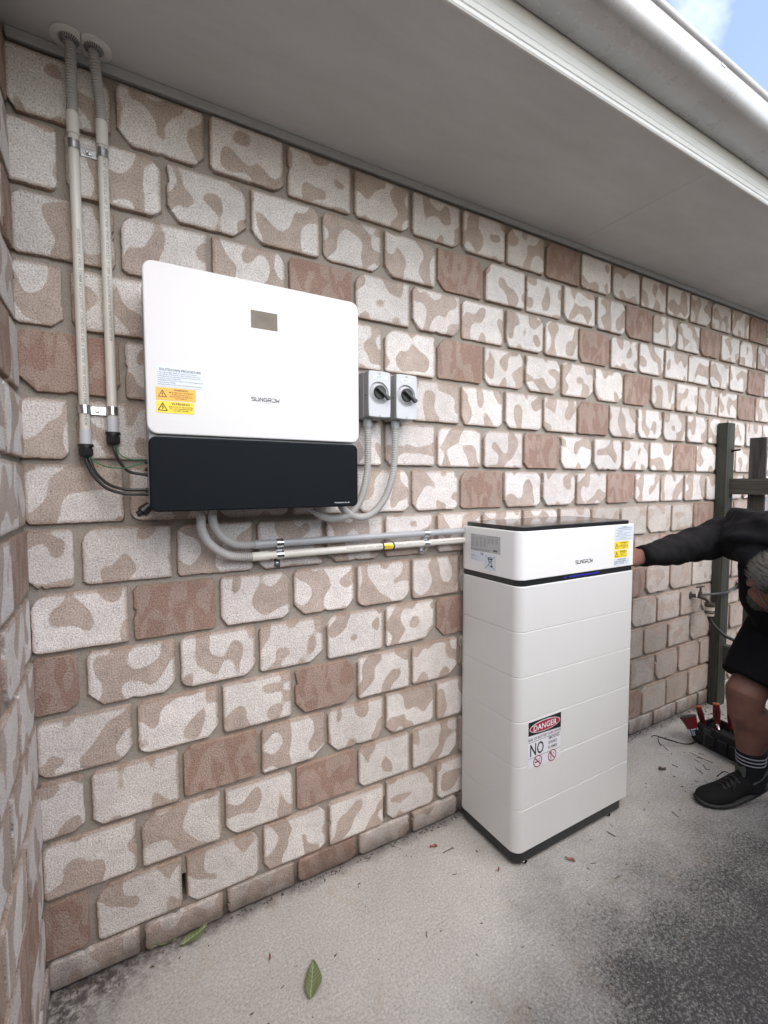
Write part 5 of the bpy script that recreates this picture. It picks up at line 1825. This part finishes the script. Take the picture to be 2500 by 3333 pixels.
# ------------------------------------------------------------------ leaves, twigs, litter
def leaf(name, c, d, L, W, mat, lab, cat='leaf', group=None, curl=.006, tilt=0.0, serr=.04, stalk=True):
    c = V(c)
    a = math.atan2(d[1], d[0]) - PI / 2
    n = 22
    vs, fs = [], []
    for i in range(n + 1):
        q = i / n
        w = W / 2 * (math.sin(PI * min(1, q * .985 + .01)) ** .72) * (1.08 - .28 * q)
        w *= 1 + serr * (1 if i % 2 else -1) * (0.3 < q < .98)
        y = (q - .5) * L
        bend = .05 * L * math.sin(q * PI)
        for (k, s_) in ((0, -1), (1, -.5), (2, 0), (3, .5), (4, 1)):
            vs.append((bend + w * s_, y, .0025 + curl * abs(s_) ** 1.3 + .003 * math.sin(q * 7) * abs(s_) + .004 * q * q))
    for i in range(n):
        for k in range(4):
            fs.append((i * 5 + k, i * 5 + k + 1, (i + 1) * 5 + k + 1, (i + 1) * 5 + k))
    me = D.meshes.new(name)
    me.from_pydata(vs, [], fs)
    me.materials.append(mat)
    me.polygons.foreach_set('use_smooth', [True] * len(me.polygons))
    o = D.objects.new(name, me)
    COL.objects.link(o)
    o.location = c
    o.rotation_euler = (tilt, 0, a)
    md = o.modifiers.new('thickness', 'SOLIDIFY')
    md.thickness = 0.0005
    tag(o, lab, cat, group)
    if stalk:
        s = MB().tube(smooth_path([(0.0, L * .44, .004), (.001, L * .53, .005), (.004, L * .60, .004)], .003), .0009, 6)
        st = s.build('stalk', M['leaf'], o)
    return o


leaf('leaf', (0.2920, -0.335, 0.001), (0.043, 0.088), 0.098, 0.050, M['leaf'], 'green oval leaf lying alone on the bare concrete path', serr=.03)
leaf('leaf', (0.020, -0.030, 0.004), (0.5, 0.16), 0.085, 0.036, M['leaf'], 'green leaf lying against the foot of the brick wall', serr=.05)
leaf('leaf', (-0.060, -0.012, 0.004), (-0.6, -0.05), 0.070, 0.022, M['leaf'], 'narrow green leaf tucked under the bottom bricks', serr=.05, tilt=.3)
leaf('leaf', (0.880, -0.110, 0.001), (-.9, .3), 0.030, 0.011, M['leaf_red'], 'small red brown leaf left of the battery cabinet', stalk=False)
leaf('leaf', (1.285, -0.418, 0.001), (-.6, .8), 0.034, 0.010, M['leaf_red'], 'small red leaf in front of the battery cabinet', stalk=False)
leaf('leaf', (0.206, -0.214, 0.001), (.2, .8), 0.013, 0.007, M['leaf_red'], 'tiny red petal left of the green leaf', stalk=False)
leaf('leaf', (1.020, -0.318, 0.001), (.5, .5), 0.010, 0.008, M['leaf_red'], 'tiny dark red scrap near the battery foot', stalk=False)
leaf('leaf', (1.940, -0.165, 0.001), (.9, .05), 0.045, 0.012, M['twig'], 'brown curled dry leaf right of the battery cabinet', stalk=False)
leaf('leaf', (2.14, -0.275, 0.001), (.5, -.5), 0.032, 0.016, M['twig'], 'dark round seed pod on the path before the tool bag', stalk=False, curl=.012)

TW = [(2.420, -0.313, -1.54, 0.104), (2.373, -0.320, -1.74, 0.038), (2.412, -0.314, -0.76, 0.027), (2.297, -0.361, -2.06, 0.036), (2.292, -0.381, -2.34, 0.037), (2.351, -0.366, -2.35, 0.038), (2.345, -0.384, -0.53, 0.017), (2.143, -0.335, -1.45, 0.017), (1.879, -0.481, -1.75, 0.040), (2.354, -0.170, -2.03, 0.073), (2.228, -0.435, -1.99, 0.034), (2.195, -0.409, -1.02, 0.022), (2.233, -0.287, -1.65, 0.035), (2.448, -0.179, -1.89, 0.014), (2.457, -0.299, -1.33, 0.031), (1.584, -0.384, -1.65, 0.019), (1.540, -0.415, -1.49, 0.035), (1.444, -0.390, -0.30, 0.008), (1.540, -0.414, -1.53, 0.035), (1.349, -0.469, -0.48, 0.025), (1.312, -0.476, -1.12, 0.013), (1.522, -0.592, -1.97, 0.018), (1.371, -0.553, -0.08, 0.022), (1.187, -0.571, -1.41, 0.013), (0.870, -0.249, -0.37, 0.017), (0.943, -0.152, -1.39, 0.017), (0.920, -0.151, -0.08, 0.053), (2.679, -0.483, -1.68, 0.040), (2.625, -0.507, -1.42, 0.030), (2.563, -0.528, -1.21, 0.013), (2.820, -0.430, -1.62, 0.037), (2.866, -0.414, -0.96, 0.033), (0.215, -0.309, 0.39, 0.014), (0.654, -0.387, -1.99, 0.020)]
for (x, y, a, L) in TW:
    pts = [V((x + (q - .5) * L * math.cos(a) + rng.uniform(-.002, .002), y + (q - .5) * L * math.sin(a) + rng.uniform(-.06, .06) * L, .0022 + rng.uniform(0, .002))) for q in (0, .3, .6, 1)]
    o = MB().tube(smooth_path(pts, .006), rng.uniform(.0008, .0017), 5).build('twig', M['twig'])
    tag(o, 'thin dry twig lying loose on the concrete path', 'twig', 'dry twigs scattered on the path')
# fine litter caught at the foot of the wall and by the post
lt = MB()
for i in range(900):
    q = rng.random()
    if q < .55:
        x, y = rng.uniform(-.34, 3.1), -.012 - abs(rng.gauss(0, .012))
    elif q < .8:
        x, y = rng.uniform(2.7, 3.5), -abs(rng.gauss(0, .16)) - .02
    else:
        x, y = rng.uniform(-.2, 2.6), rng.uniform(-.9, -.05)
    s_ = rng.uniform(.0012, .004) * (1.6 if q > .55 and q < .8 else 1)
    a = rng.uniform(0, PI)
    l_ = rng.uniform(1, 2.6)
    c_, t_ = math.cos(a) * s_ * l_, math.sin(a) * s_ * l_
    h = rng.uniform(.001, .004)
    lt.add([(x - c_, y - t_, .0005), (x + t_ * .4, y - c_ * .4, h), (x + c_, y + t_, .001), (x - t_ * .4, y + c_ * .4, h * .6), (x, y, h * 1.6)], [(0, 1, 4), (1, 2, 4), (2, 3, 4), (3, 0, 4)])
tag(lt.build('leaf_litter', M['twig'], smooth=0, fix=False), 'fine dark leaf litter caught along the wall foot', 'leaf litter', kind='stuff')
